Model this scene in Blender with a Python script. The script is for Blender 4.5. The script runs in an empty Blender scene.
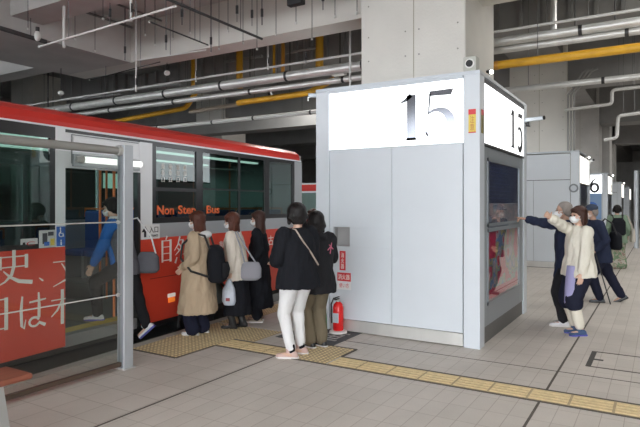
import bpy, bmesh, math, random
from mathutils import Vector, Matrix, noise
random.seed(7)
SC = bpy.context.scene
COL = SC.collection
PI = math.pi

# ------------------------------------------------------------------ camera geometry
F = 560.0; HOR = 204.0; EYE = 1.65
YAW = math.atan(340/560)
VD = Vector((-math.sin(YAW), math.cos(YAW), 0)); VR = Vector((math.cos(YAW), math.sin(YAW), 0))
def ray(px):
    return VD + VR*((px-320)/F)
def zat(py, d): return EYE + (HOR-py)/F*d
def atY(px, py, Y):
    r = ray(px); d = Y/r.y
    return Vector((r.x*d, Y, zat(py, d)))
def atX(px, py, X):
    r = ray(px); d = X/r.x
    return Vector((X, r.y*d, zat(py, d)))
def atZ(px, py, Z):
    d = (Z-EYE)*F/(HOR-py); r = ray(px)
    return Vector((r.x*d, r.y*d, Z))
def fl(px, py): return atZ(px, py, 0.0)
# bus side plane
BA = math.radians(94.7)
BO = Vector((-5.37, 3.35, 0)); BX = Vector((math.cos(BA), math.sin(BA), 0)); BN = Vector((math.sin(BA), -math.cos(BA), 0))
def bus(px, py):
    r = ray(px); d = BO.dot(BN)/r.dot(BN); p = r*d
    return (p-BO).dot(BX), zat(py, d)

# ------------------------------------------------------------------ materials
MATS = {}
def mat(name, col, rough=.6, metal=0.0, var=0.0, vscale=6.0, bump=0.0, bscale=30.0, spec=.5, emit=None, estr=0.0, trans=0.0, stretch=None, alpha=1.0):
    if name in MATS: return MATS[name]
    m = bpy.data.materials.new(name); m.use_nodes = True
    nt = m.node_tree; b = nt.nodes['Principled BSDF']
    b.inputs['Base Color'].default_value = (*col, 1)
    b.inputs['Roughness'].default_value = rough
    b.inputs['Metallic'].default_value = metal
    b.inputs['Specular IOR Level'].default_value = spec
    b.inputs['Transmission Weight'].default_value = trans
    b.inputs['Alpha'].default_value = alpha
    tc = nt.nodes.new('ShaderNodeTexCoord'); src = tc.outputs['Object']
    if stretch:
        mp = nt.nodes.new('ShaderNodeMapping'); mp.inputs['Scale'].default_value = stretch
        nt.links.new(src, mp.inputs[0]); src = mp.outputs[0]
    if var > 0:
        n = nt.nodes.new('ShaderNodeTexNoise'); n.inputs['Scale'].default_value = vscale; n.inputs['Detail'].default_value = 5
        nt.links.new(src, n.inputs['Vector'])
        r = nt.nodes.new('ShaderNodeValToRGB')
        r.color_ramp.elements[0].position = .3; r.color_ramp.elements[1].position = .7
        r.color_ramp.elements[0].color = (*[c*(1-var) for c in col], 1); r.color_ramp.elements[1].color = (*[min(1, c*(1+var)) for c in col], 1)
        nt.links.new(n.outputs['Fac'], r.inputs['Fac']); nt.links.new(r.outputs['Color'], b.inputs['Base Color'])
    if bump > 0:
        n = nt.nodes.new('ShaderNodeTexNoise'); n.inputs['Scale'].default_value = bscale; n.inputs['Detail'].default_value = 4
        nt.links.new(src, n.inputs['Vector'])
        bp = nt.nodes.new('ShaderNodeBump'); bp.inputs['Strength'].default_value = bump; bp.inputs['Distance'].default_value = .02
        nt.links.new(n.outputs['Fac'], bp.inputs['Height']); nt.links.new(bp.outputs['Normal'], b.inputs['Normal'])
    if emit:
        b.inputs['Emission Color'].default_value = (*emit, 1); b.inputs['Emission Strength'].default_value = estr
    MATS[name] = m; return m

def glass(name, tint, refl=.08, opacity=0.0):
    """thin pane: tinted transparency plus fresnel reflection"""
    if name in MATS: return MATS[name]
    m = bpy.data.materials.new(name); m.use_nodes = True; nt = m.node_tree
    nt.nodes.clear()
    o = nt.nodes.new('ShaderNodeOutputMaterial'); t = nt.nodes.new('ShaderNodeBsdfTransparent'); g = nt.nodes.new('ShaderNodeBsdfGlossy')
    t.inputs['Color'].default_value = (*tint, 1); g.inputs['Roughness'].default_value = .015; g.inputs['Color'].default_value = (1, 1, 1, 1)
    fr = nt.nodes.new('ShaderNodeFresnel'); gb = nt.nodes.new('ShaderNodeNewGeometry'); io = nt.nodes.new('ShaderNodeMapRange')
    io.inputs['To Min'].default_value = 1.5; io.inputs['To Max'].default_value = 1/1.5; nt.links.new(gb.outputs['Backfacing'], io.inputs['Value']); nt.links.new(io.outputs[0], fr.inputs['IOR'])
    mu = nt.nodes.new('ShaderNodeMath'); mu.operation = 'MULTIPLY_ADD'; mu.inputs[1].default_value = 1.0; mu.inputs[2].default_value = refl
    mx = nt.nodes.new('ShaderNodeMixShader')
    nt.links.new(fr.outputs[0], mu.inputs[0]); nt.links.new(mu.outputs[0], mx.inputs[0])
    nt.links.new(t.outputs[0], mx.inputs[1]); nt.links.new(g.outputs[0], mx.inputs[2]); nt.links.new(mx.outputs[0], o.inputs[0])
    MATS[name] = m; return m

def concrete(name, col, var=.12, rough=.85):
    m = mat(name, col, rough, var=var, vscale=1.3, bump=.15, bscale=40)
    return m

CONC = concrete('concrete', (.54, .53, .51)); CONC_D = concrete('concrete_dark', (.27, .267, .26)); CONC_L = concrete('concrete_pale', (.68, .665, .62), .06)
CONC_DD = concrete('concrete_wall_darkened', (.10, .10, .10), .3)  # very dark so the unseen right wall shows little in glass reflections
PANEL = mat('panel_grey_enamel', (.60, .645, .69), .35, var=.02, vscale=2)
FRAME = mat('frame_aluminium', (.50, .54, .58), .35, metal=.25)
STEEL = mat('brushed_steel', (.70, .70, .68), .3, metal=.6, var=.1, vscale=3, stretch=(1, 1, .2))
PIPE_S = mat('pipe_silver_jacket', (.66, .66, .64), .35, metal=.45, var=.12, vscale=4)
PIPE_W = mat('pipe_pale_paint', (.62, .62, .60), .5)
PIPE_Y = mat('pipe_yellow_paint', (.62, .33, .02), .5, var=.12, vscale=5)
PIPE_O = mat('pipe_orange_paint', (.62, .30, .05), .5)
DARKM = mat('dark_steel', (.045, .045, .047), .5, metal=.3)
RODM = mat('rod_grey', (.16, .16, .16), .5, metal=.4)
BLACK = mat('black_rubber', (.012, .012, .013), .55)
WHITE = mat('white_paint', (.80, .80, .80), .4)
RED = mat('bus_red', (.62, .04, .03), .4, spec=.3)
RED_L = mat('bus_red_lower', (.70, .065, .035), .3)
SILVER = mat('bus_silver', (.46, .48, .50), .35, metal=.3)
BUSW = mat('bus_white', (.80, .81, .83), .35)
ORANGE = mat('pole_orange', (.75, .20, .05), .35)
BLUE = mat('seat_blue', (.03, .09, .32), .8, bump=.2, bscale=80)
TEXTW = mat('lettering_white', (.85, .83, .78), .5)
TEXTO = mat('lettering_orange', (.85, .17, .05), .5)
TEXTK = mat('lettering_black', (.015, .015, .02), .5)
SIGNR = mat('sign_red', (.62, .03, .04), .4)
SIGNB = mat('sign_blue', (.04, .14, .50), .4)
GLASS_B = glass('bus_glass', (.40, .50, .47), .03)
GLASS_S = glass('screen_glass', (.90, .93, .92), .0)
GLASS_C = glass('case_glass', (.92, .94, .95), .0)
LIT = mat('backlit_acrylic', (.85, .87, .9), .3, emit=(.97, .98, 1.0), estr=1.2)
LIT_R = mat('backlit_acrylic_cool_boost', (.85, .87, .9), .3, emit=(.90, .95, 1.0), estr=1.7)
LIT_W = mat('backlit_acrylic_warm', (.85, .85, .8), .3, emit=(1.0, .96, .88), estr=1.0)
LAMP = mat('lamp_lens', (.9, .9, .9), .3, emit=(1.0, .97, .9), estr=10)
TUBE = mat('tube_lamp', (.9, .9, .9), .3, emit=(1.0, .98, .94), estr=.7)
CHROME = mat('mirror_metal', (.20, .21, .235), .14, metal=1.0)
CHROME2 = mat('dark_metal_number', (.05, .05, .055), .25, metal=.6)
YEL = mat('tactile_yellow', (.70, .55, .31), .7, var=.1, vscale=14)
YEL2 = mat('tactile_yellow_base', (.42, .33, .20), .75, var=.16, vscale=9)  # darker yellow under the raised bars and domes
GROOVE = mat('joint_filler', (.10, .085, .072), .85)

# ------------------------------------------------------------------ mesh builder
class MB:
    def __init__(s): s.v = []; s.f = []
    def add(s, vs, fs):
        n = len(s.v); s.v += [Vector(v) for v in vs]; s.f += [tuple(n+i for i in f) for f in fs]; return s
    def box(s, x0, x1, y0, y1, z0, z1, M=None):
        x0, x1 = sorted((x0, x1)); y0, y1 = sorted((y0, y1)); z0, z1 = sorted((z0, z1))
        vs = [Vector(p) for p in ((x0,y0,z0),(x1,y0,z0),(x1,y1,z0),(x0,y1,z0),(x0,y0,z1),(x1,y0,z1),(x1,y1,z1),(x0,y1,z1))]
        if M: vs = [M @ v for v in vs]
        return s.add(vs, [(0,3,2,1),(4,5,6,7),(0,1,5,4),(1,2,6,5),(2,3,7,6),(3,0,4,7)])
    def prism(s, pts, n, th):
        """pts: 3D polygon, extruded by vector n*th"""
        n = Vector(n).normalized()*th; k = len(pts)
        vs = [Vector(p) for p in pts] + [Vector(p)+n for p in pts]
        return s.add(vs, [tuple(range(k))[::-1], tuple(range(k, 2*k))] + [(i, (i+1) % k, k+(i+1) % k, k+i) for i in range(k)])
    def tube(s, path, r, seg=10, cap=True):
        path = [Vector(p) for p in path]; rs = r if isinstance(r, (list, tuple)) else [r]*len(path)
        rings = []; prev = None
        for i, p in enumerate(path):
            t = (path[min(i+1, len(path)-1)]-path[max(i-1, 0)]).normalized()
            if prev is None:
                a = t.cross(Vector((0, 0, 1)))
                if a.length < .05: a = t.cross(Vector((1, 0, 0)))
            else: a = prev - t*prev.dot(t)
            a.normalize(); prev = a; b = t.cross(a)
            rings.append([p + (a*math.cos(2*PI*j/seg)+b*math.sin(2*PI*j/seg))*rs[i] for j in range(seg)])
        vs = [v for rg in rings for v in rg]; fs = []
        for i in range(len(path)-1):
            for j in range(seg):
                fs.append((i*seg+j, i*seg+(j+1) % seg, (i+1)*seg+(j+1) % seg, (i+1)*seg+j))
        if cap: fs += [tuple(range(seg))[::-1], tuple((len(path)-1)*seg+j for j in range(seg))]
        return s.add(vs, fs)
    def ell(s, c, r, M=None, nu=16, nv=10):
        c = Vector(c); r = Vector(r) if not isinstance(r, (int, float)) else Vector((r, r, r))
        vs = []; fs = []
        def tr(v):
            v = Vector((v[0]*r.x, v[1]*r.y, v[2]*r.z))
            return c + (M @ v if M else v)
        vs.append(tr((0, 0, 1)))
        for i in range(1, nv):
            th = PI*i/nv
            for j in range(nu):
                ph = 2*PI*j/nu; vs.append(tr((math.sin(th)*math.cos(ph), math.sin(th)*math.sin(ph), math.cos(th))))
        vs.append(tr((0, 0, -1)))
        for j in range(nu): fs.append((0, 1+j, 1+(j+1) % nu))
        for i in range(nv-2):
            for j in range(nu): fs.append((1+i*nu+j, 1+(i+1)*nu+j, 1+(i+1)*nu+(j+1) % nu, 1+i*nu+(j+1) % nu))
        L = len(vs)-1
        for j in range(nu): fs.append((L, 1+(nv-2)*nu+(j+1) % nu, 1+(nv-2)*nu+j))
        return s.add(vs, fs)
    def cap(s, a, b, r0, r1=None, seg=12):
        """tapered capsule"""
        a = Vector(a); b = Vector(b); r1 = r0 if r1 is None else r1
        if (b-a).length < 1e-5: return s.ell(a, r0)
        t = (b-a).normalized(); pts = []; rs = []
        for k in (90, 60, 30): pts.append(a - t*r0*math.sin(math.radians(k))); rs.append(max(r0*math.cos(math.radians(k)), .002))
        pts.append(a); rs.append(r0); pts.append(b); rs.append(r1)
        for k in (30, 60, 90): pts.append(b + t*r1*math.sin(math.radians(k))); rs.append(max(r1*math.cos(math.radians(k)), .002))
        return s.tube(pts, rs, seg)
    def loft(s, rings, seg=28, M=None):
        """rings: (cx,cy,z,rx,ry[,pleats,amp]) bottom to top"""
        vs = []; fs = []
        for rg in rings:
            cx, cy, z, rx, ry = rg[:5]; pl, am = (rg[5], rg[6]) if len(rg) > 6 else (0, 0)
            for j in range(seg):
                a = 2*PI*j/seg; k = 1 + am*math.cos(pl*a + 1.3*math.sin(3*a))
                v = Vector((cx+rx*k*math.cos(a), cy+ry*k*math.sin(a), z)); vs.append(M @ v if M else v)
        n = len(rings)
        for i in range(n-1):
            for j in range(seg): fs.append((i*seg+j, i*seg+(j+1) % seg, (i+1)*seg+(j+1) % seg, (i+1)*seg+j))
        fs += [tuple(range(seg))[::-1], tuple((n-1)*seg+j for j in range(seg))]
        return s.add(vs, fs)
    def mesh(s, name):
        me = bpy.data.meshes.new(name); me.from_pydata([tuple(v) for v in s.v], [], s.f); me.update()
        bm = bmesh.new(); bm.from_mesh(me); bmesh.ops.recalc_face_normals(bm, faces=bm.faces); bm.to_mesh(me); bm.free()
        return me
    def build(s, name, m, parent=None, smooth=False, bevel=0, **kw):
        me = s.mesh(name); me.materials.append(m)
        if smooth: me.shade_smooth() if hasattr(me, 'shade_smooth') else [setattr(p, 'use_smooth', True) for p in me.polygons]
        if smooth:
            try: me.set_sharp_from_angle(angle=math.radians(40))
            except Exception: pass
        o = bpy.data.objects.new(name, me); COL.objects.link(o)
        if parent: o.parent = parent
        if bevel:
            bv = o.modifiers.new('bevel', 'BEVEL'); bv.width = bevel; bv.segments = 2; bv.limit_method = 'ANGLE'
        for k, v in kw.items(): o[k] = v
        return o
    def organic(s, name, m, parent=None, vox=.011, it=3, M=None, fold=0, seed=0, **kw):
        """melt the closed pieces into one continuous surface"""
        me = s.mesh(name+'_raw'); o = bpy.data.objects.new(name+'_raw', me); COL.objects.link(o)
        r = o.modifiers.new('r', 'REMESH'); r.mode = 'VOXEL'; r.voxel_size = vox
        if it:
            sm = o.modifiers.new('s', 'SMOOTH'); sm.factor = .5; sm.iterations = it
        dg = bpy.context.evaluated_depsgraph_get(); ev = o.evaluated_get(dg)
        me2 = bpy.data.meshes.new_from_object(ev, depsgraph=dg); me2.name = name
        bpy.data.objects.remove(o); bpy.data.meshes.remove(me)
        if M: me2.transform(M)
        if fold:
            nn = [v.normal.copy() for v in me2.vertices]
            for v, n in zip(me2.vertices, nn):
                q = v.co; a = noise.noise(Vector((q.x*13+seed, q.y*13, q.z*5.5+q.x*4)))+.5*noise.noise(Vector((q.x*30, q.y*30+seed, q.z*14)))
                v.co = q+n*a*fold
        me2.materials.clear(); me2.materials.append(m)
        for p in me2.polygons: p.use_smooth = True
        o = bpy.data.objects.new(name, me2); COL.objects.link(o)
        if parent: o.parent = parent
        for k, v in kw.items(): o[k] = v
        return o

def thing(name, label, cat, loc=(0, 0, 0), rz=0, group=None):
    o = bpy.data.objects.new(name, None); COL.objects.link(o); o.location = loc; o.rotation_euler = (0, 0, rz)
    o.empty_display_size = .1; o['label'] = label; o['category'] = cat
    if group: o['group'] = group
    return o
def tag(o, label, cat, group=None):
    o['label'] = label; o['category'] = cat
    if group: o['group'] = group
    return o
def struct(o): o['kind'] = 'structure'; return o

# flat lettering ----------------------------------------------------
def font_mesh(txt, size, extr=.003, bold=0):
    cu = bpy.data.curves.new('t', 'FONT'); cu.body = txt; cu.size = size; cu.extrude = extr; cu.resolution_u = 3; cu.offset = bold
    o = bpy.data.objects.new('t', cu); COL.objects.link(o)
    dg = bpy.context.evaluated_depsgraph_get(); me = bpy.data.meshes.new_from_object(o.evaluated_get(dg), depsgraph=dg)
    bpy.data.objects.remove(o); return me
def lettering(name, txt, m, parent, x0, x1, z0, z1, frame, bold=0, clip=None, extr=.003):
    """fit txt in the rectangle x0..x1,z0..z1 of a frame (local x along, z up, y = -outward)"""
    me = font_mesh(txt, 1.0, 0.0, bold)
    xs = [v.co.x for v in me.vertices]; ys = [v.co.y for v in me.vertices]
    if not xs: return None
    a, b, c, d = min(xs), max(xs), min(ys), max(ys)
    bm = bmesh.new(); bm.from_mesh(me)
    for v in bm.verts:
        v.co = Vector((x0+(v.co.x-a)/(b-a)*(x1-x0), 0, z0+(v.co.y-c)/(d-c)*(z1-z0)))
    if clip is not None:
        bmesh.ops.bisect_plane(bm, geom=bm.verts[:]+bm.edges[:]+bm.faces[:], plane_co=(clip, 0, 0), plane_no=(1, 0, 0), clear_outer=True)
    r = bmesh.ops.extrude_face_region(bm, geom=bm.faces[:])
    for g in r['geom']:
        if isinstance(g, bmesh.types.BMVert): g.co.y -= extr
    bmesh.ops.recalc_face_normals(bm, faces=bm.faces)
    for v in bm.verts: v.co = frame @ v.co
    bm.to_mesh(me); bm.free(); me.materials.clear(); me.materials.append(m); me.name = name
    o = bpy.data.objects.new(name, me); COL.objects.link(o); o.parent = parent
    return o
def ribbon(mb, pts, frame, x0, z0, w, h, th=.004):
    """brush stroke: pts (u,v,width) in 0..1 glyph space"""
    P = [(x0+u*w, z0+v*h, q*h) for u, v, q in pts]
    L = []; R = []
    for i, (x, z, q) in enumerate(P):
        a = P[max(i-1, 0)]; b = P[min(i+1, len(P)-1)]; dx, dz = b[0]-a[0], b[1]-a[1]; l = math.hypot(dx, dz) or 1
        nx, nz = -dz/l, dx/l; L.append((x+nx*q/2, z+nz*q/2)); R.append((x-nx*q/2, z-nz*q/2))
    for i in range(len(P)-1):
        q = [L[i], L[i+1], R[i+1], R[i]]
        mb.prism([frame @ Vector((a, 0, b)) for a, b in q], (frame.to_3x3() @ Vector((0, -1, 0))), th)
def arc(cx, cy, rx, ry, a0, a1, n, w0, w1, wm=None):
    out = []
    for i in range(n+1):
        t = i/n; a = math.radians(a0+(a1-a0)*t)
        w = (w0+(w1-w0)*t) if wm is None else (w0*(1-t)**2 + 2*wm*t*(1-t)*1.5 + w1*t*t)
        out.append((cx+rx*math.cos(a), cy+ry*math.sin(a), w))
    return out
GLY = {
 '1': [[(.50, .0, .20), (.50, .96, .20)], [(.18, .80, .02), (.34, .86, .07), (.50, .96, .10)], [(.2, .012, .025), (.8, .012, .025)], [(.36, .03, .05), (.64, .03, .05)]],
 '5': [[(.20, .93, .10), (.80, .93, .12)], [(.79, .92, .03), (.84, 1.0, .02)], [(.215, .93, .04), (.17, .50, .03)],
       [(.17, .53, .04), (.30, .58, .06)] + arc(.42, .30, .36, .29, 85, -150, 16, .09, .05, .21), [(.10, .10, .10), (.14, .12, .10)]],
 '6': [[(.80, .97, .02), (.60, .93, .05), (.35, .75, .11), (.22, .50, .15), (.22, .30, .15)], arc(.50, .29, .29, .27, 180, 540, 26, .13, .13, .12)],
}
MIN = {  # brush strokes of the large bus lettering
 'shi': [[(.18, .84, .09), (.18, .46, .09)], [(.18, .81, .035), (.84, .81, .035)], [(.84, .86, .10), (.84, .46, .10)], [(.18, .52, .035), (.84, .52, .035)],
         [(.52, 1.0, .10), (.52, .55, .10), (.46, .30, .09), (.30, .12, .05), (.08, .0, .02)], [(.26, .42, .03), (.42, .24, .07), (.65, .09, .11), (1.0, .02, .12)]],
 'ten': [[(.05, .34, .05), (.30, .14, .15), (.38, .04, .10)]],
 'bun': [[(.50, 1.0, .05), (.56, .84, .10)], [(.02, .76, .035), (1.0, .76, .035)], [(.72, .74, .07), (.60, .46, .09), (.38, .18, .06), (.02, .0, .02)], [(.24, .70, .03), (.44, .34, .09), (.98, .02, .12)]],
 'nichi': [[(.2, .95, .10), (.2, .0, .10)], [(.2, .92, .035), (.8, .92, .035)], [(.8, .96, .11), (.8, .0, .11)], [(.2, .50, .035), (.8, .50, .035)], [(.2, .06, .035), (.8, .06, .035)]],
 'ha': [[(.16, .95, .05), (.12, .55, .09), (.14, .10, .08), (.22, .0, .05), (.28, .26, .02)], [(.40, .74, .05), (.70, .76, .06), (.98, .78, .04)],
        [(.72, 1.0, .05), (.74, .6, .09), (.73, .25, .09)] , arc(.57, .15, .17, .13, 20, 330, 12, .07, .06), [(.72, .12, .07), (.96, .0, .10)]],
 'ki': [[(.0, .72, .03), (1.0, .72, .03)], [(.30, 1.0, .10), (.30, .0, .10)], [(.30, .70, .05), (.16, .42, .06), (.0, .26, .02)], [(.36, .56, .03), (.5, .44, .08)], [(.74, 1.0, .10), (.74, .0, .10)], [(.74, .7, .05), (.56, .3, .04)]],
 'ji': [[(.56, 1.0, .07), (.44, .86, .04)], [(.16, .84, .09), (.16, .0, .09)], [(.16, .82, .035), (.84, .82, .035)], [(.84, .86, .11), (.84, .0, .11)],
        [(.16, .58, .03), (.84, .58, .03)], [(.16, .33, .03), (.84, .33, .03)], [(.16, .07, .035), (.84, .07, .035)]],
 'zen': [[(.30, 1.0, .07), (.18, .68, .05), (.0, .48, .02)], [(.26, .86, .03), (.48, .86, .04)], [(.48, .86, .08), (.34, .52, .06), (.05, .30, .02)], [(.24, .72, .04), (.34, .62, .06)], [(.16, .56, .04), (.26, .48, .06)],
         [(.52, .70, .035), (1.0, .70, .035)], [(.74, 1.0, .09), (.72, .62, .08), (.56, .36, .04), (.46, .30, .02)], [(.76, .66, .03), (.86, .44, .08), (1.0, .32, .10)], [(.86, .96, .03), (.95, .84, .08)],
         [(.14, .22, .04), (.04, .0, .10)], [(.34, .20, .04), (.40, .02, .10)], [(.60, .20, .04), (.68, .02, .10)], [(.84, .22, .04), (.98, .0, .11)]],
}
def glyphs(name, items, m, parent, frame, clip=None, th=.004, lib=GLY):
    mb = MB()
    for key, x0, z0, w, h in items:
        for st in lib[key]: ribbon(mb, st, frame, x0, z0, w, h, th)
    o = mb.build(name, m, parent)
    if clip:
        bm = bmesh.new(); bm.from_mesh(o.data)
        for co, no in clip:
            bmesh.ops.bisect_plane(bm, geom=bm.verts[:]+bm.edges[:]+bm.faces[:], plane_co=co, plane_no=no, clear_outer=True)
        bm.to_mesh(o.data); bm.free()
    return o
FR_Y = Matrix.Identity(4)                       # face looking towards -Y: x along +X
def frameY(y): return Matrix.Translation((0, y, 0))
def frameX(x):                                  # face looking towards +X: local x runs along +Y
    return Matrix.Translation((x, 0, 0)) @ Matrix.Rotation(PI/2, 4, 'Z')

# ================================================================== SETTING
def floor_material():
    m = bpy.data.materials.new('paving_tiles'); m.use_nodes = True; nt = m.node_tree; b = nt.nodes['Principled BSDF']
    geo = nt.nodes.new('ShaderNodeNewGeometry')
    def brick(w, h, off, c1, c2, mort, ms):
        n = nt.nodes.new('ShaderNodeTexBrick'); n.offset = 0; n.squash = 1
        n.inputs['Scale'].default_value = 1; n.inputs['Brick Width'].default_value = w; n.inputs['Row Height'].default_value = h
        n.inputs['Mortar Size'].default_value = ms; n.inputs['Mortar Smooth'].default_value = .3
        n.inputs['Color1'].default_value = (*c1, 1); n.inputs['Color2'].default_value = (*c2, 1); n.inputs['Mortar'].default_value = (*mort, 1)
        mp = nt.nodes.new('ShaderNodeMapping'); mp.inputs['Location'].default_value = off
        nt.links.new(geo.outputs['Position'], mp.inputs[0]); nt.links.new(mp.outputs[0], n.inputs['Vector']); return n
    a = brick(.157, .32, (.075, -.03, 0), (.57, .525, .48), (.53, .49, .445), (.38, .335, .295), .0035)
    c = brick(.30, .30, (.0, -.02, 0), (.57, .52, .475), (.53, .485, .44), (.36, .31, .265), .004)
    sep = nt.nodes.new('ShaderNodeSeparateXYZ'); nt.links.new(geo.outputs['Position'], sep.inputs[0])
    gt = nt.nodes.new('ShaderNodeMath'); gt.operation = 'GREATER_THAN'; gt.inputs[1].default_value = -3.57; nt.links.new(sep.outputs['X'], gt.inputs[0])
    mx = nt.nodes.new('ShaderNodeMix'); mx.data_type = 'RGBA'
    nt.links.new(gt.outputs[0], mx.inputs['Factor']); nt.links.new(c.outputs['Color'], mx.inputs[6]); nt.links.new(a.outputs['Color'], mx.inputs[7])
    n = nt.nodes.new('ShaderNodeTexNoise'); n.inputs['Scale'].default_value = 1.1; n.inputs['Detail'].default_value = 8; n.inputs['Roughness'].default_value = .65
    nt.links.new(geo.outputs['Position'], n.inputs['Vector'])
    r = nt.nodes.new('ShaderNodeMapRange'); r.inputs['To Min'].default_value = .78; r.inputs['To Max'].default_value = 1.2; nt.links.new(n.outputs['Fac'], r.inputs['Value'])
    n2 = nt.nodes.new('ShaderNodeTexNoise'); n2.inputs['Scale'].default_value = 90; n2.inputs['Detail'].default_value = 3; nt.links.new(geo.outputs['Position'], n2.inputs['Vector'])
    r2 = nt.nodes.new('ShaderNodeMapRange'); r2.inputs['To Min'].default_value = .9; r2.inputs['To Max'].default_value = 1.1; nt.links.new(n2.outputs['Fac'], r2.inputs['Value'])
    mu = nt.nodes.new('ShaderNodeMath'); mu.operation = 'MULTIPLY'; nt.links.new(r.outputs[0], mu.inputs[0]); nt.links.new(r2.outputs[0], mu.inputs[1])
    vm = nt.nodes.new('ShaderNodeVectorMath'); vm.operation = 'SCALE'; nt.links.new(mx.outputs[2], vm.inputs[0]); nt.links.new(mu.outputs[0], vm.inputs['Scale'])
    nt.links.new(vm.outputs[0], b.inputs['Base Color'])
    b.inputs['Roughness'].default_value = .55; b.inputs['Specular IOR Level'].default_value = .4
    bp = nt.nodes.new('ShaderNodeBump'); bp.inputs['Strength'].default_value = .15; bp.inputs['Distance'].default_value = .01
    nt.links.new(n2.outputs['Fac'], bp.inputs['Height']); nt.links.new(bp.outputs[0], b.inputs['Normal'])
    return m
EDGE0 = Vector((-5.17, 3.22, 0))                 # platform edge runs parallel to the bus
def edge(Y): return EDGE0.x + (Y-EDGE0.y)*BX.x/BX.y
FB = MB()
FB.prism([(edge(-9), -9, -.25), (14, -9, -.25), (14, 60, -.25), (edge(60), 60, -.25)], (0, 0, 1), .25)
struct(FB.build('floor', floor_material()))
ASPH = mat('road_asphalt', (.06, .06, .06), .8, var=.25, vscale=30, bump=.3, bscale=120)
struct(MB().box(-30, 40, -60, 70, -.40, -.25).build('road', ASPH))
KERB = concrete('kerb_concrete', (.40, .38, .35))
k = MB(); k.prism([(edge(-9), -9, -.22), (edge(-9)+.12, -9, -.22), (edge(60)+.12, 60, -.22), (edge(60), 60, -.22)], (0, 0, 1), .226)
struct(k.build('trim_1', KERB))
# ceiling slabs, girders and beams
struct(MB().box(-26, 14, -9, 7.4, 5.15, 5.6).build('ceiling', CONC))
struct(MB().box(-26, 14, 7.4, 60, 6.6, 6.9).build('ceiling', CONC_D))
struct(MB().box(-10.8, 14, 7.4, 7.85, 4.40, 6.6).build('ceiling_beam', CONC_L))
struct(MB().box(-26, -10.8, 7.4, 7.85, 4.70, 6.6).build('ceiling_beam', CONC))
struct(MB().box(-8.8, 14, 5.04, 5.58, 4.63, 5.15).build('ceiling_beam', CONC))
struct(MB().box(-10.8, -8.8, -9, 7.4, 4.40, 5.15).build('ceiling_girder', CONC))
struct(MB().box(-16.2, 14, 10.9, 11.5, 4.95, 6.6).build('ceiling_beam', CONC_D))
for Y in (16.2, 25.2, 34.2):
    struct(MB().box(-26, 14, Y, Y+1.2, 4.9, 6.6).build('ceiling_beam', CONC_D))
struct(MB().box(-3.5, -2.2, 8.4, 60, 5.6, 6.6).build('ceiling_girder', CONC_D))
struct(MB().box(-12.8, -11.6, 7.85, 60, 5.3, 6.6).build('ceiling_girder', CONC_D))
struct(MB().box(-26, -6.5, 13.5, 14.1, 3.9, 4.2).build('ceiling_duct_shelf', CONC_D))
struct(MB().box(-26.4, -26, -9, 60, -.3, 6.6).build('wall_left', CONC_D))
struct(MB().box(-26, 14, 60, 60.4, -.3, 6.6).build('wall_back', CONC))
struct(MB().box(13, 13.4, -9, 60, -.3, 6.6).build('wall_right_unseen', CONC_DD))  # unseen wall, put back to block bright sky reflections in the glass

# pillars
def pillar(x0, x1, y0, y1, label, z1=6.6, m=CONC_L):
    t = thing('concrete_pillar', label, 'pillar', ((x0+x1)/2, (y0+y1)/2, 0))
    cx, cy = (x0+x1)/2, (y0+y1)/2
    MB().box(x0-cx, x1-cx, y0-cy, y1-cy, 0, z1).build('shaft', m, t, bevel=.02)
    jx = x0+(x1-x0)*.53-cx
    j = MB(); j.box(jx-.006, jx+.006, y0-cy-.004, y0-cy+.01, 3.0, z1)
    j.build('joint_line', mat('sealant', (.40, .38, .30), .8), t)
    h = MB()
    for hx in (x0+.12, x0+(x1-x0)*.45, x0+(x1-x0)*.58, x1-.1):
        for k in range(1, 9):
            z = 3.2+k*.38
            h.tube([(hx-cx, y0-cy-.002, z+.05*(k % 2)), (hx-cx, y0-cy+.01, z+.05*(k % 2))], .011, 8)
    h.build('form_tie_holes', mat('hole_grey', (.28, .27, .25), .9), t, kind='stuff')
    return t
pillar(-3.58, -2.10, 7.0, 8.42, 'tall pale concrete pillar rising above the kiosk numbered 15')
pillar(-3.58, -2.10, 16.05, 17.5, 'pale concrete pillar behind the second kiosk with the plain front')
pillar(-3.58, -2.10, 25.1, 26.5, 'concrete pillar beyond the kiosk numbered 16', m=CONC)
pillar(-3.58, -2.10, 34.2, 35.6, 'farthest concrete pillar of the row down the platform', m=CONC)
a = atY(33, 100, 12.4); pillar(a.x-1.5, a.x, 12.4, 13.8, 'concrete pillar beyond the front half of the bus roof, at the left frame edge')
a = atY(196, 130, 16.0); b = atY(222, 130, 16.0); pillar(a.x, b.x, 16.0, 17.4, 'pale concrete pillar seen over the middle of the bus roof')
a = atY(575, 130, 27.0); b = atY(602, 130, 27.0); pillar(a.x+.3, b.x+.3, 27, 28.4, 'wide concrete pillar right of the kiosk row', m=CONC)

# joints and hatch in the paving
tag(MB().box(-.87, -.85, -5, 40, 0, .003).build('expansion_joint', GROOVE), 'dark expansion joint running down the platform past the pointing pair', 'floor joint')
tag(MB().box(-3.58, -3.562, -5, 4.93, 0, .003).build('expansion_joint', GROOVE), 'thin dark floor joint ending at the feet in pink sneakers', 'floor joint')
tag(MB().box(-3.9, 12, 5.925, 5.94, 0, .002).build('expansion_joint', GROOVE), 'thin cross joint in the paving between kiosk and yellow strip', 'floor joint')
hx0, hx1, hy0, hy1 = -.65, .35, 6.27, 6.95
t = thing('floor_hatch', 'rectangular paved access hatch with dark metal rim, lower right', 'hatch', (hx0, hy0, 0))
h = MB(); h.box(0, 1, 0, .022, 0, .004); h.box(0, 1, .658, .68, 0, .004); h.box(.985, 1, .01, .67, 0, .004); h.build('rim', GROOVE, t)
MB().box(0, .05, .022, .658, 0, .005).build('hinge_plate', mat('dark_rim', (.05, .045, .04), .6), t)
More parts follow.
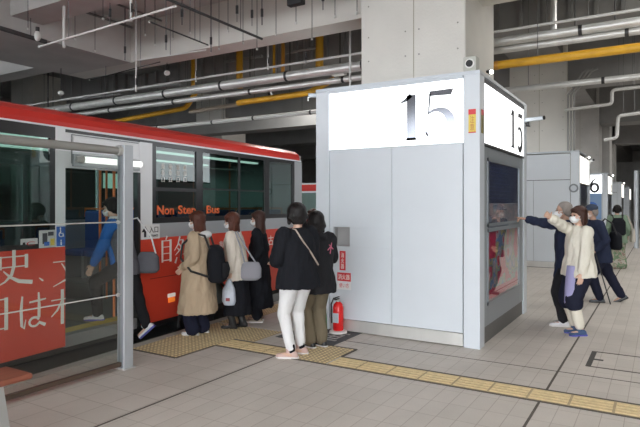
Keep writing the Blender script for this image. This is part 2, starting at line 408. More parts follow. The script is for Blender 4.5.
MB().box(.05, .14, .30, .345, 0, .004).build('handle', mat('dark_rim', (.05, .045, .04), .6), t)

# tactile paving
def bars(name, x0, x1, y0, y1, label, n=4, tile=.327):
    t = thing(name, label, 'tactile paving', (x0, y0, 0)); L = x1-x0; W = y1-y0
    MB().box(0, L, 0, .03, 0, .004).build('border', GROOVE, t); MB().box(0, L, W-.03, W, 0, .004).build('border', GROOVE, t)
    base = MB(); top = MB(); x = 0
    base.box(0, L, .03, W-.03, 0, .003)
    while x < L-.01:
        e = min(x+tile-.012, L)
        for k in range(n):
            yy = .045+(W-.09)*(k+.5)/n; top.box(x+.01, e, yy-.024, yy+.024, .003, .008)
        x += tile
    base.build('base', YEL2, t); top.build('raised_bars', YEL, t)
    return t
def dots(name, pts, label, border=None, s=.055):
    t = thing(name, label, 'tactile paving', (pts[0][0], pts[0][1], 0)); o = Vector((pts[0][0], pts[0][1], 0))
    MB().prism([Vector((p[0], p[1], .0))-o for p in pts], (0, 0, 1), .004).build('base', YEL2, t)
    mb = MB(); xs = [p[0] for p in pts]; ys = [p[1] for p in pts]
    def inside(x, y):
        c = False; n = len(pts)
        for i in range(n):
            a, b = pts[i], pts[(i+1) % n]
            if (a[1] > y) != (b[1] > y) and x < (b[0]-a[0])*(y-a[1])/(b[1]-a[1])+a[0]: c = not c
        return c
    x = min(xs)+s/2
    while x < max(xs):
        y = min(ys)+s/2
        while y < max(ys):
            if inside(x, y):
                p = Vector((x, y, .004))-o
                mb.add([p+Vector((math.cos(a)*.016, math.sin(a)*.016, 0)) for a in [j*PI/3 for j in range(6)]]+[p+Vector((math.cos(a)*.009, math.sin(a)*.009, .005)) for a in [j*PI/3 for j in range(6)]],
                       [(6,7,8,9,10,11)]+[(j, (j+1) % 6, 6+(j+1) % 6, 6+j) for j in range(6)])
            y += s
        x += s
    mb.build('domes', YEL, t, kind='stuff')
    if border: 
        for p, q in border:
            p = Vector((*p, 0))-o; q = Vector((*q, 0))-o; d = (q-p).normalized(); n_ = d.cross(Vector((0, 0, 1)))*.015
            MB().prism([p-n_, q-n_, q+n_, p+n_], (0, 0, 1), .006).build('border', GROOVE, t)
    return t
bars('guiding_strip', -2.93, 9, 4.93, 5.30, 'long yellow ribbed guiding strip crossing the platform to the right')
dots('warning_tiles', [(-3.55, 4.96), (-2.95, 4.96), (-2.95, 5.62), (-3.55, 5.62)], 'square of yellow dotted tiles under the waiting pair', border=[((-3.55, 4.945), (-2.93, 4.945)), ((-2.935, 5.29), (-2.935, 5.63)), ((-2.93, 5.63), (-3.55, 5.63))])
bars('guiding_strip', -4.43, -3.56, 4.93, 5.30, 'short yellow ribbed strip between the trench coat woman and pink sneakers')
ex = lambda Y: edge(Y)+.13
dots('warning_tiles', [(ex(4.33), 4.33), (-4.44, 4.33), (-4.44, 5.32), (-4.15, 5.32), (-4.15, 5.9), (ex(5.9), 5.9)], 'large yellow dotted area by the open bus door',
     border=[((ex(4.33), 4.32), (-4.43, 4.32)), ((-4.43, 4.32), (-4.43, 4.93))])
dots('warning_tiles', [(ex(5.95), 5.95), (-4.95, 5.95), (-5.3, 11), (ex(11), 11)], 'narrow yellow dotted row along the kerb towards the rear of the bus')
# floor sign
t = thing('floor_sign', 'dark printed boarding mat with pale characters behind the white trousers', 'floor sign', (-4.5, 5.55, 0))
MB().box(.42, 1.25, .1, 1.05, 0, .004).build('mat', mat('mat_dark', (.075, .08, .085), .7, var=.2, vscale=20), t)
lettering('lettering', '乗車', mat('mat_print', (.40, .40, .38), .7), t, .50, 1.17, .20, .75, Matrix.Translation((0, 0, .004)) @ Matrix.Rotation(-PI/2, 4, 'X'))

# ================================================================== KIOSKS
KX = -3.92; KW = 2.18; KD = 2.61; KH = 3.13
def kiosk(Y0, label, num=None, drop=0, front_sign=True, side_num=True, full=False, blue=False):
    t = thing('platform_kiosk', label, 'kiosk', (KX, Y0, 0)); W, D, H = KW, KD, KH-drop
    P = .2
    # corner posts
    for (px, py, w) in ((0, 0, P), (W-P+.01, 0, P-.01), (W-P+.01, D-P, P-.01), (0, D-P, P)):
        MB().box(px, px+w, py, py+P, 0, H).build('post', PANEL if w else PANEL, t, bevel=.008)
    zs = 2.36-drop
    # front wall
    x0, x1 = P, W-P
    f = MB()
    gx = 1.09
    for a, b in ((x0+.004, gx-.003), (gx+.003, x1-.004)):
        if a < .27 and full:   # leave the niche open
            nx0, nx1, nz0, nz1 = .265, .50, 1.10, 1.35
            f.box(a, b, .02, .05, nz1, zs-.012); f.box(a, b, .02, .05, .16, nz0); f.box(a, nx0, .02, .05, nz0, nz1); f.box(nx1, b, .02, .05, nz0, nz1)
        else: f.box(a, b, .02, .05, .16, (zs-.012) if front_sign else 2.26)
    f.build('front_panel', PANEL, t, bevel=.002)
    if not front_sign: MB().box(x0+.004, x1-.004, .02, .05, 2.275, H-.03).build('upper_panel', PANEL, t, bevel=.002)
    MB().box(x0, x1, .035, .06, .0, H-.02).build('inner_frame', DARKM, t) if not full else MB().box(x0, x1, .12, .14, 0, H-.02).build('inner_frame', DARKM, t)
    MB().box(x0, x1, .012, .045, .012, .155).build('kick_plate', STEEL, t)
    if full:
        n = MB(); n.box(.265, .50, .11, .118, 1.10, 1.35); n.box(.265, .27, .05, .11, 1.10, 1.35); n.box(.495, .50, .05, .11, 1.10, 1.35); n.box(.265, .50, .05, .11, 1.10, 1.105); n.box(.265, .50, .05, .11, 1.345, 1.35)
        n.build('niche', mat('niche_grey', (.34, .34, .34), .5), t)
        MB().box(.46, .495, .104, .109, 1.17, 1.345).build('niche_label', SIGNR, t)
    # left wall, back wall, roof
    MB().box(.02, .06, P, D-P, .16, zs-.31).box(.02, .06, P, D-P, 0, .15).build('left_panel', PANEL, t)
    MB().box(P, W-P, D-.05, D-.02, 0, H-.02).build('back_panel', PANEL, t)
    r = MB(); r.box(0, W, 0, .68, H, H+.04) if full else r.box(0, W, 0, D, H, H+.04)
    if full: r.box(0, .30, .68, D, H, H+.04); r.box(W-.32, W, .68, D, H, H+.04); r.box(.30, W-.32, 2.11, D, H, H+.04)
    r.build('roof', FRAME, t)
    # signs
    if front_sign:
        MB().box(x0+.006, x1-.006, .012, .10, zs, H-.035).build('front_sign', LIT, t)
        MB().box(x0, x1, .005, .06, H-.035, H).box(x0, x1, .008, .05, zs-.012, zs).build('sign_rim', FRAME, t)
        if num:
            a, b = num
            glyphs('number', [(a, 1.12, zs+.06, .46, .57), (b, 1.49, zs+.06, .45, .58)], CHROME if full else TEXTK, t, frameY(.012))
    sm = LIT if full else LIT_W
    MB().box(W-.09, W-.006, P+.01, D-P-.01, zs, H-.07).build('side_sign', sm, t)
    MB().box(W-.05, W+.002, P, D-P, H-.07, H-.02).box(W-.05, W, P, D-P, zs-.03, zs).build('side_sign_rim', DARKM, t)
    MB().box(.006, .09, P+.01, D-P-.01, zs-.28, H-.07).build('rear_sign', LIT_R if full else LIT_W, t)  # unseen sign, made taller and brighter to show in the bus window reflection
    MB().box(-.002, .05, P, D-P, H-.07, H-.02).box(.0, .05, P, D-P, zs-.31, zs-.28).build('rear_sign_rim', DARKM, t)
    if num:
        a, b = num
        glyphs('side_number', [(a, 1.46, zs+.07, .46, .54), (b, 1.94, zs+.07, .42, .54)], TEXTK, t, frameX(W-.006))
    # side wall: cabinet with two poster cases
    s = MB()
    c0, c1 = .42, 2.12
    s.box(W-.06, W-.02, P, c0, .2, zs-.03); s.box(W-.06, W-.02, c1, D-P, .2, zs-.03)
    s.box(W-.06, W-.02, c0, c1, .2, .48); s.box(W-.06, W-.02, c0, c1, 1.33, 1.40); s.box(W-.06, W-.02, c0, c1, 2.16, zs-.03)
    s.build('side_panel', mat('side_enamel_shaded', (.27, .295, .315), .35), t, bevel=.004)  # front enamel darkened: shade on this side is put into the colour
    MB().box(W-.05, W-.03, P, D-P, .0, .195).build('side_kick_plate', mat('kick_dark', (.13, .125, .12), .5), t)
    fr = MB()
    for z0, z1 in ((.44, 1.35), (1.38, 2.20)):
        fr.box(W-.022, W-.008, c0-.03, c1+.03, z0, z0+.035); fr.box(W-.022, W-.008, c0-.03, c1+.03, z1-.035, z1)
        fr.box(W-.022, W-.008, c0-.03, c0+.005, z0, z1); fr.box(W-.022, W-.008, c1-.005, c1+.03, z0, z1)
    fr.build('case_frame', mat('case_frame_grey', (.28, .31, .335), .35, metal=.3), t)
    poster_case(t, W, c0, c1)
    return t
def noise_poster(name, cols, scale, seed, rough=.5, emit=0):
    if name in MATS: return MATS[name]
    m = bpy.data.materials.new(name); m.use_nodes = True; nt = m.node_tree; b = nt.nodes['Principled BSDF']
    tc = nt.nodes.new('ShaderNodeTexCoord'); mp = nt.nodes.new('ShaderNodeMapping'); mp.inputs['Location'].default_value = (seed, seed*.7, seed*1.3)
    v = nt.nodes.new('ShaderNodeTexVoronoi'); v.inputs['Scale'].default_value = scale; v.feature = 'SMOOTH_F1'
    r = nt.nodes.new('ShaderNodeValToRGB'); r.color_ramp.interpolation = 'CONSTANT'
    nt.links.new(tc.outputs['Object'], mp.inputs[0]); nt.links.new(mp.outputs[0], v.inputs['Vector'])
    sp = nt.nodes.new('ShaderNodeSeparateColor'); nt.links.new(v.outputs['Color'], sp.inputs[0]); nt.links.new(sp.outputs[0], r.inputs[0])
    e = r.color_ramp.elements
    while len(e) < len(cols): e.new(.5)
    for i, c in enumerate(cols): e[i].position = i/len(cols); e[i].color = (*c, 1)
    nt.links.new(r.outputs[0], b.inputs['Base Color']); b.inputs['Roughness'].default_value = rough
    if emit: nt.links.new(r.outputs[0], b.inputs['Emission Color']); b.inputs['Emission Strength'].default_value = emit
    MATS[name] = m; return m
POST_HI = noise_poster('timetable_print', [(.015, .02, .06), (.02, .03, .10), (.03, .05, .14), (.02, .025, .07)], 3, 3)
POST_FL = noise_poster('flower_print', [(.25, .27, .32), (.30, .27, .30), (.5, .36, .38), (.2, .24, .3)], 9, 5)
POST_LO = noise_poster('colour_poster_print', [(.55, .02, .06), (.60, .04, .10), (.22, .30, .28), (.45, .40, .16), (.15, .25, .42), (.50, .38, .40), (.6, .03, .05)], 6, 9)
def poster_case(t, W, c0, c1):
    MB().box(W-.05, W-.035, c0, c1, 1.66, 2.165).build('timetable', POST_HI, t)
    MB().box(W-.05, W-.035, c0, c1, 1.40, 1.655).build('flower_print', POST_FL, t)
    ln = MB()
    for k in range(9): ln.box(W-.036, W-.0335, c0+.10, c0+.10+(c1-c0-.3)*random.uniform(.5, 1), 1.72+k*.047, 1.732+k*.047)
    ln.build('timetable_lines', mat('print_blue', (.06, .10, .30), .5), t)
    MB().box(W-.05, W-.035, c0, c1, .48, 1.33).build('poster', POST_LO, t)
    p = MB(); p.box(W-.036, W-.033, c0+.02, c0+.42, .98, 1.31); p.box(W-.036, W-.033, c0+.02, c1-.02, .49, .60); p.build('poster_red_block', mat('print_red', (.62, .02, .07), .5), t)
    MB().box(W-.020, W-.016, c0, c1, 1.36, 2.18).box(W-.020, W-.016, c0, c1, .46, 1.33).build('case_glass', GLASS_C, t)

K1 = kiosk(6.35, 'nearest large pale grey metal kiosk numbered 15, filling the middle of the photo', ('1', '5'), full=True)
kiosk(15.4, 'plain-fronted grey metal kiosk with horizontal seam, behind the pointing pair', None, drop=.17, front_sign=False)
kiosk(24.45, 'distant kiosk with white lit sign reading 16 above blue arrow signs', ('1', '6'), drop=.30)
kiosk(33.5, 'small distant kiosk just right of the one numbered 16', None, drop=.35, front_sign=False)
kiosk(42.5, 'farthest kiosk of the row, mostly hidden by the one before it', None, drop=.4, front_sign=False)

# things fixed to the near kiosk
y = 6.35
t = thing('warning_sticker', 'yellow and red vertical sticker high on the corner post of kiosk 15', 'sticker', (-1.87, y, 2.46))
MB().box(0, .085, -.004, .0, 0, .27).build('backing', mat('sticker_yellow', (.72, .55, .10), .5), t)
MB().box(0, .085, -.006, -.004, .21, .27).build('red_band', SIGNR, t); MB().box(0, .085, -.006, -.004, 0, .012).build('red_band', SIGNR, t)
lettering('lettering', '注\n意', mat('sticker_ink', (.45, .16, .05), .5), t, .018, .067, .03, .19, frameY(-.004), extr=.002)
t = thing('warning_sticker', 'narrow yellow sticker, shade put into its colour, on the side of the kiosk 15 corner post', 'sticker', (-1.74, y+.05, 2.46))
MB().box(.0, .004, 0, .09, 0, .27).build('backing', mat('sticker_yellow_shaded', (.20, .16, .03), .5), t)  # sticker yellow darkened, shade of this post side put into the colour
MB().box(.004, .006, 0, .09, .21, .27).build('red_band', SIGNR, t)
t = thing('fire_notice', 'red vertical notice with white characters above the fire extinguisher', 'sign', (-3.565, y+.02, .79))
MB().box(0, .085, -.006, 0, 0, .25).build('plate', SIGNR, t)
lettering('lettering', '消\n火\n器', TEXTW, t, .018, .067, .02, .23, frameY(-.006), extr=.002)
t = thing('fire_extinguisher_sign', 'red and white wide sign just above the extinguisher hose', 'sign', (-3.60, y+.02, .54))
MB().box(0, .20, -.006, 0, 0, .22).build('plate', mat('plate_white', (.75, .75, .76), .4), t)
MB().box(0, .20, -.008, -.006, .11, .22).build('red_band', SIGNR, t)
lettering('lettering', '消火器', TEXTW, t, .015, .185, .13, .20, frameY(-.008), extr=.002)
lettering('small_lettering', '使い方', SIGNR, t, .03, .17, .025, .085, frameY(-.006), extr=.002)
# extinguisher
ex_ = fl(339, 332.5)
t = thing('fire_extinguisher', 'red fire extinguisher standing on a white base at the foot of kiosk 15', 'fire extinguisher', (ex_.x, ex_.y-.02, 0))
b = MB(); b.loft([(0, 0, .0, .115, .115), (0, 0, .03, .11, .11), (0, 0, .035, .08, .08)], 24); b.build('base', mat('ext_base', (.78, .74, .72), .5), t, smooth=True)
b = MB(); b.loft([(0, 0, .035, .062, .062), (0, 0, .05, .068, .068), (0, 0, .33, .068, .068), (0, 0, .37, .055, .055), (0, 0, .40, .025, .025)], 24); b.build('cylinder', mat('ext_red', (.75, .02, .02), .25), t, smooth=True)
b = MB(); b.tube([(0, 0, .39), (0, 0, .425)], .018); b.build('valve', STEEL, t, smooth=True)
b = MB(); b.box(-.01, .01, -.09, .02, .43, .442); b.box(-.01, .01, -.08, .02, .455, .465); b.build('lever', BLACK, t)
b = MB(); b.tube([(-.01, 0, .42), (-.06, -.01, .44), (-.10, -.01, .36), (-.095, -.01, .20), (-.085, -.02, .12)], .010, 8); b.build('hose', BLACK, t, smooth=True)
b = MB(); b.box(-.038, .038, -.071, -.060, .14, .26); b.build('label_plate', mat('ext_label', (.55, .6, .65), .5), t)
# camera, lamps on the kiosk roof
def spot(loc, rz, label, name='spot_lamp'):
    t = thing(name, label, 'lamp', loc, rz)
    MB().tube([(0, 0, 0), (0, 0, .10)], .012, 8).build('bracket', STEEL, t)
    MB().tube([(-.06, 0, .13), (.05, 0, .10)], [.02, .032], 12).build('housing', DARKM, t, smooth=True)
    MB().tube([(.051, 0, .10), (.056, 0, .099)], .024, 12).build('lens', LAMP, t)
    return t
t = thing('loudspeaker', 'small box with round black cone on top of the kiosk 15 corner', 'speaker', (-1.86, 6.36, 3.17))
MB().box(-.075, .075, 0, .14, 0, .17).build('housing', mat('speaker_box', (.45, .46, .42), .5), t, bevel=.01)
MB().tube([(0, -.012, .085), (0, .0, .085)], .055, 16).build('rim', STEEL, t); MB().tube([(0, -.02, .085), (0, -.012, .085)], .04, 16).build('cone', BLACK, t)
spot((-1.80, 7.0, 3.17), math.radians(-50), 'small lit spotlight on the kiosk 15 roof edge above the side sign')
def bullet(loc, rz, label, L=.28):
    t = thing('security_camera', label, 'camera', loc, rz)
    MB().tube([(0, 0, 0), (0, 0, .05), (.08, 0, .08)], .014, 8).build('bracket', STEEL, t)
    MB().box(.0, L, -.03, .03, .055, .11).build('housing', FRAME, t, bevel=.01)
    MB().tube([(L, 0, .085), (L+.012, 0, .085)], .03, 12).build('lens', BLACK, t)
bullet((-1.74, 8.82, 2.83), math.radians(-20), 'pale bullet camera at the far corner of the kiosk 15 side', .30)
t = thing('speaker_cone', 'small round horn on the far corner post of kiosk 15', 'speaker', (-1.735, 8.85, 2.86))
MB().tube([(0, 0, 0), (.06, 0, 0)], [.04, .05], 14).build('horn', DARKM, t, smooth=True); MB().tube([(.06, 0, 0), (.065, 0, 0)], .035, 14).build('grille', STEEL, t)
spot((-1.72, 17.3, 2.85), math.radians(-60), 'bright lamp beside the lit side sign of the plain-fronted kiosk')
spot((-1.72, 26.6, 2.75), math.radians(-60), 'bright lamp on the upper right corner of the kiosk numbered 16')
spot((-1.72, 35.3, 2.7), math.radians(-60), 'tiny bright lamp on the distant kiosk right of number 16')
bullet((-1.70, 17.7, 2.80), math.radians(-70), 'dark camera hanging right of the plain-fronted kiosk', .3)
t = thing('round_gauge', 'round grey disc sign on the right post of the plain-fronted kiosk', 'sign', (-1.86, 15.4, 2.05))
MB().tube([(0, -.03, 0), (0, 0, 0)], .11, 20).build('rim', mat('disc_grey', (.2, .22, .24), .4), t); MB().tube([(0, -.034, 0), (0, -.03, 0)], .07, 20).build('face', FRAME, t)
for i, (dx, dz, lb) in enumerate(((.98, 1.93, 'upper left round blue arrow sign below the number 16'), (1.62, 1.66, 'lower right round blue arrow sign below the number 16'))):
    t = thing('arrow_sign', lb, 'sign', (KX+dx, 24.45, dz-.14))
    MB().tube([(0, -.012, 0), (0, 0, 0)], .21, 24).build('disc', SIGNB, t)
    a = MB(); a.prism([(-.10, -.014, .0), (0, -.014, .12), (.10, -.014, 0)], (0, -1, 0), .004); a.box(-.03, .03, -.018, -.014, -.12, 0); a.build('arrow', TEXTW, t)
t = thing('direction_board', 'pale blue board under the number 16 holding arrow signs', 'sign', (KX+.72, 24.45, 1.05)); MB().box(0, 1.24, -.002, .018, 0, 1.02).build('board', mat('board_blue', (.20, .32, .52), .4), t)

# ================================================================== SHELTER SCREEN AND BENCH
t = thing('glass_screen', 'framed glass wind screen with aluminium post, in front of the bus front half', 'screen', (-4.6, 3.8, 0))
MB().box(-.055, .055, -.055, .055, 0, 2.24).build('post', mat('post_aluminium', (.50, .53, .56), .4, metal=.3), t, bevel=.006)
MB().box(-.06, -.056, -.03, .03, .02, 2.2).box(-.03, .03, -.062, -.056, .02, 2.2).build('post_groove', mat('post_groove_grey', (.22, .24, .26), .5), t)
MB().box(-.07, .07, -.07, .07, 0, .012).build('foot_plate', STEEL, t)
MB().tube([(0, -.06, 2.18), (0, -4.4, 2.18)], .038, 16).build('top_rail', mat('rail_steel', (.42, .42, .40), .35, metal=.6), t, smooth=True)
MB().tube([(0, -.02, 2.18), (0, -.10, 2.18)], .05, 16).build('rail_collar', STEEL, t, smooth=True)
for z in (1.47, .75): MB().tube([(0, -.05, z), (0, -4.4, z)], .0065, 8).build('rod', STEEL, t, smooth=True)
MB().box(-.02, .02, -4.4, -.06, .035, .075).build('bottom_rail', mat('rail_brown', (.10, .07, .05), .5), t)
MB().box(-.004, .004, -4.4, -.06, .075, 2.13).build('pane', GLASS_S, t)
cl = MB()
for yy in (-.10, -1.6): 
    for z in (1.47, .75): cl.tube([(0.01, yy, z), (.02, yy, z)], .02, 10)
cl.build('clips', STEEL, t)
t = thing('bench', 'reddish brown bench end with metal leg, at the lower left corner', 'bench', (-3.98, 1.5, 0))
wood = mat('bench_brown', (.27, .085, .05), .45, var=.15, vscale=3, stretch=(10, 1, 1))
MB().box(-.17, .17, -1.6, .85, .405, .45).build('seat', wood, t, bevel=.018)
for yy in (.62, -1.3):
    MB().add([(.08, yy-.03, .41), (.14, yy-.03, .41), (.26, yy-.03, 0), (.14, yy-.03, 0), (.08, yy+.03, .41), (.14, yy+.03, .41), (.26, yy+.03, 0), (.14, yy+.03, 0)], [(0,1,2,3),(7,6,5,4),(0,4,5,1),(1,5,6,2),(2,6,7,3),(3,7,4,0)]).build('leg', STEEL, t)
    MB().box(-.16, -.10, yy-.03, yy+.03, 0, .41).build('leg', STEEL, t)

# ================================================================== BUS
B = thing('city_bus', 'long red and silver city bus with black window band, loading at the kerb', 'bus', (BO.x, BO.y, -.25), BA)
# local coordinates: x along the body, y into the body, z from the road
def bz(px, py): t_, z_ = bus(px, py); return t_, z_+.25
ZO = .25
zt = bz(150, 127.5)[1]       # roof top edge
zw = bz(100, 132)[1]         # white drip line
zb = bz(175, 222.5)[1]       # bottom of window band
zr = bz(200, 234.5)[1]       # silver / red border
z0 = .40                     # lower edge
T0 = -5.2; T1 = bz(302, 160)[0]; WB = 2.45
tdoor0 = bz(63, 250)[0]; tdoor1 = bz(138, 250)[0]; tpil = bz(152, 190)[0]
# roof with rounded red cove
prof = [(0.0, zw), (0.0, zt-.10), (.03, zt-.03), (.10, zt+.02), (.45, zt+.10), (WB-.45, zt+.10), (WB-.1, zt+.02), (WB, zt-.10), (WB, zw), (WB-.08, zw), (WB-.08, zt-.04), (.08, zt-.04), (.08, zw)]
r = MB(); r.prism([(T0, a, b) for a, b in prof], (1, 0, 0), T1-T0-.10)
r.build('roof', RED, B)
MB().add([(T1-.10, a, b) for a, b in prof[:9]]+[(T1-.02, min(max(a, .05), WB-.05), b-.06 if b > zw+.05 else b) for a, b in prof[:9]]+[(T1, min(max(a, .12), WB-.12), b-.10 if b > zw+.05 else b) for a, b in prof[:9]],
   [(i, i+1, 10+i, 9+i) for i in range(8)]+[(9+i, 10+i, 19+i, 18+i) for i in range(8)]+[tuple(range(18, 27))]).build('roof_end', RED, B, smooth=True)
MB().box(T0, T1-.05, -.012, .03, zw-.022, zw).build('drip_rail', BUSW, B)
MB().box(T0, T1-.1, -.004, .05, zw-.055, zw-.022).build('cant_rail', mat('bus_black', (.02, .02, .022), .3), B)
BLK = MATS['bus_black']
# silver waist band and red skirt behind the door (with wheel arch)
MB().box(tdoor1+.03, T1-.02, -.002, .04, zr, zb).build('waist_band', SILVER, B)
wc = bz(206, 320)[0]; wr = .50
def skirt(x0, x1, zz0, zz1, arches):
    pts = [(x0, zz1), (x0, zz0)]
    for c in arches:
        zc = .24; h = math.sqrt(max(.60**2-(zz0-zc)**2, 0))
        a0 = math.atan2(zz0-zc, -h); a1 = math.atan2(zz0-zc, h)
        for k in range(17):
            a = a0+(a1-a0)*k/16; pts.append((c+.60*math.cos(a), zc+.26+.60*math.sin(a)-.26 if False else zc+.60*math.sin(a)))
    pts += [(x1, zz0), (x1, zz1)]
    return MB().prism([(x, -.004, z) for x, z in pts], (0, 1, 0), .044)
o = skirt(tdoor1+.03, T1-.02, z0, zr, [wc]).build('skirt_panel', RED_L, B)
ls = MB()
for px in (186, 232, 262): x_ = bz(px, 290)[0]; ls.box(x_-.004, x_+.004, -.006, 0, z0, z0+.55)
ls.box(tdoor1+.2, T1-.02, -.006, 0, z0+.55, z0+.558); ls.build('hatch_seams', mat('seam_dark_red', (.25, .015, .01), .5), B)
def wheel(c, label=None):
    w = MB(); w.loft([(0, 0, -.14, .42, .42), (0, 0, -.12, .475, .475), (0, 0, .10, .475, .475), (0, 0, .13, .44, .44)], 36, Matrix.Translation((c, .24, .475)) @ Matrix.Rotation(PI/2, 4, 'X'))
    ty = w.build('wheel', BLACK, B, smooth=True)
    h = MB(); h.loft([(0, 0, .13, .26, .26), (0, 0, .15, .25, .25), (0, 0, .16, .10, .10), (0, 0, .19, .09, .09)], 24, Matrix.Translation((c, .24, .475)) @ Matrix.Rotation(PI/2, 4, 'X'))
    h.build('hub', STEEL, ty, smooth=True)
wheel(wc); wheel(-3.6)
a = MB(); a.tube([(wc+.60*math.cos(k*PI/16), -.006, .24+.60*math.sin(k*PI/16)) for k in range(17)], .022, 8); a.build('arch_trim', BLACK, B)
# white pillar between door and first window
MB().box(tdoor1+.03, tpil, -.006, .05, zb-.02, zw-.05).build('white_pillar', BUSW, B)
MB().box(T1-.30, T1-.02, -.006, .05, zb, zw-.03).build('rear_pillar', SILVER, B)
# rear end wall, far side wall, front
MB().box(T1-.04, T1, .03, WB-.03, z0, zt-.05).build('rear_wall', SILVER, B)
f = MB(); f.box(T0, T1, WB-.05, WB, z0, zb); f.box(T0, T1, WB-.05, WB, zw-.25, zw)
for x_ in [T0+1.35*k for k in range(9)]: f.box(x_, x_+.08, WB-.05, WB, zb, zw-.25)
f.build('far_wall', SILVER, B); MB().box(T0, T0+.05, .03, WB-.03, z0, zt-.05).build('front_wall', RED, B)
MB().box(T0, T1, WB-.035, WB-.02, zb, zw-.25).build('far_glass', GLASS_B, B)
# window band: frames and panes
wx = [tpil, bz(199.5, 190)[0], bz(267, 190)[0], T1-.30]
fm = MB()
for a, b in zip(wx[:-1], wx[1:]):
    fm.box(a, a+.07, -.004, .04, zb, zw-.05); fm.box(b-.07, b, -.004, .04, zb, zw-.05); fm.box(a+.07, b-.07, -.004, .04, zb, zb+.07); fm.box(a+.07, b-.07, -.004, .04, zw-.08, zw-.05)
fm.build('window_frame', BLK, B)
zm = bz(175, 188)[1]
for i, (a, b) in enumerate(zip(wx[:-1], wx[1:])):
    MB().box(a+.06, b-.06, .012, .018, zb+.06, zw-.07).build('window_pane', GLASS_B, B)
MB().box(wx[0]+.07, wx[1]-.07, -.002, .03, zm-.045, zm+.0).build('window_bar', BLK, B)
x_ = (wx[1]*.45+wx[2]*.55); MB().box(x_-.02, x_+.02, 0, .03, zb+.07, zw-.08).box(wx[1]+.07, wx[2]-.07, 0, .03, bz(230, 190)[1]-.012, bz(230, 190)[1]+.012).build('window_bar', BLK, B)
# lettering on the glass and body
def L(name, txt, m, px0, px1, py0, py1, y=.0, **k):
    a0 = bz(px0, py1); a1 = bz(px1, py0); m0 = bz((px0+px1)/2, py1)[1]; m1 = bz((px0+px1)/2, py0)[1]
    return lettering(name, txt, m, B, a0[0], a1[0], m0, m1, Matrix.Translation((0, y, 0)), **k)
lettering('lettering_non', 'Non', TEXTO, B, bz(157.5, 210)[0], bz(174.5, 210)[0], bz(166, 214.8)[1], bz(166, 205.5)[1], Matrix.Translation((0, .010, 0)), bold=.03)
lettering('lettering_step', 'Step', TEXTO, B, bz(178.5, 210)[0], bz(196.5, 210)[0], bz(187, 216.5)[1], bz(187, 205.3)[1], Matrix.Translation((0, .010, 0)), bold=.03)
lettering('lettering_bus', 'Bus', TEXTO, B, bz(207, 210)[0], bz(220, 210)[0], bz(213, 213.5)[1], bz(213, 205.5)[1], Matrix.Translation((0, .010, 0)), bold=.03)
for k, px in enumerate((163.5, 171, 178.5, 185.5)):
    lettering('window_lettering', '乗\n車\n口', TEXTW, B, bz(px-1.8, 175)[0], bz(px+1.8, 175)[0], bz(px, 182)[1], bz(px, 163.5+k*.6)[1], Matrix.Translation((0, .010, 0)))
I = Matrix.Identity(4)
def BG(name, items, y=-.006, clip=None):
    out = []
    for key, px0, px1, py0, py1 in items:
        xa = bz(px0, 250)[0]; xb = bz(px1, 250)[0]; pm = (px0+px1)/2; za = bz(pm, py1)[1]; zb_ = bz(pm, py0)[1]
        out.append((key, xa, za, xb-xa, zb_-za))
    return glyphs(name, out, TEXTW, B, Matrix.Translation((0, y, 0)), clip=clip, lib=MIN, th=.004)
BG('lettering_white', [('ji', 160, 172, 236, 262), ('zen', 174, 192, 236, 262)])
lettering('lettering_small', '新史', TEXTW, B, bz(219, 240)[0], bz(233, 240)[0], bz(226, 247.5)[1], bz(226, 240.5)[1], Matrix.Translation((0, -.004, 0)))
lettering('lettering_small', '古い沿', TEXTW, B, bz(268, 240)[0], bz(284, 240)[0], bz(276, 244.5)[1], bz(276, 235)[1], Matrix.Translation((0, -.004, 0)))
# entrance plate
xa, xb = bz(140.5, 230)[0], bz(159, 230)[0]; za, zc = bz(150, 239)[1], bz(150, 224.5)[1]
e = MB().box(xa, xb, -.012, -.004, za, zc).build('entrance_plate', WHITE, B)
h_ = zc-za
lettering('lettering', '入口', TEXTK, e, xa+(xb-xa)*.42, xb-.03, za+h_*.42, zc-h_*.14, Matrix.Translation((0, -.012, 0)))
lettering('lettering', 'ENTRANCE', TEXTK, e, xa+(xb-xa)*.42, xb-.03, za+h_*.14, za+h_*.30, Matrix.Translation((0, -.012, 0)))
am = MB(); xm = xa+(xb-xa)*.20; am.prism([(xm-.06, -.012, za+h_*.5), (xm, -.012, zc-h_*.12), (xm+.06, -.012, za+h_*.5)], (0, -1, 0), .003); am.box(xm-.018, xm+.018, -.015, -.012, za+h_*.15, za+h_*.5); am.build('arrow', TEXTK, e)
# marker lamps on the skirt
for px, py in ((171, 295), (258, 309)):
    x_, z_ = bz(px, py); l = MB().box(x_-.07, x_+.07, -.02, 0, z_-.025, z_+.025).build('marker_lamp', mat('lamp_white', (.8, .8, .8), .3, emit=(1, .9, .8), estr=.15), B, bevel=.006)
    MB().box(x_-.06, x_+.06, -.018, 0, z_-.09, z_-.03).build('lens', mat('lamp_orange', (.9, .25, .03), .3, emit=(1, .22, .03), estr=.3), l)
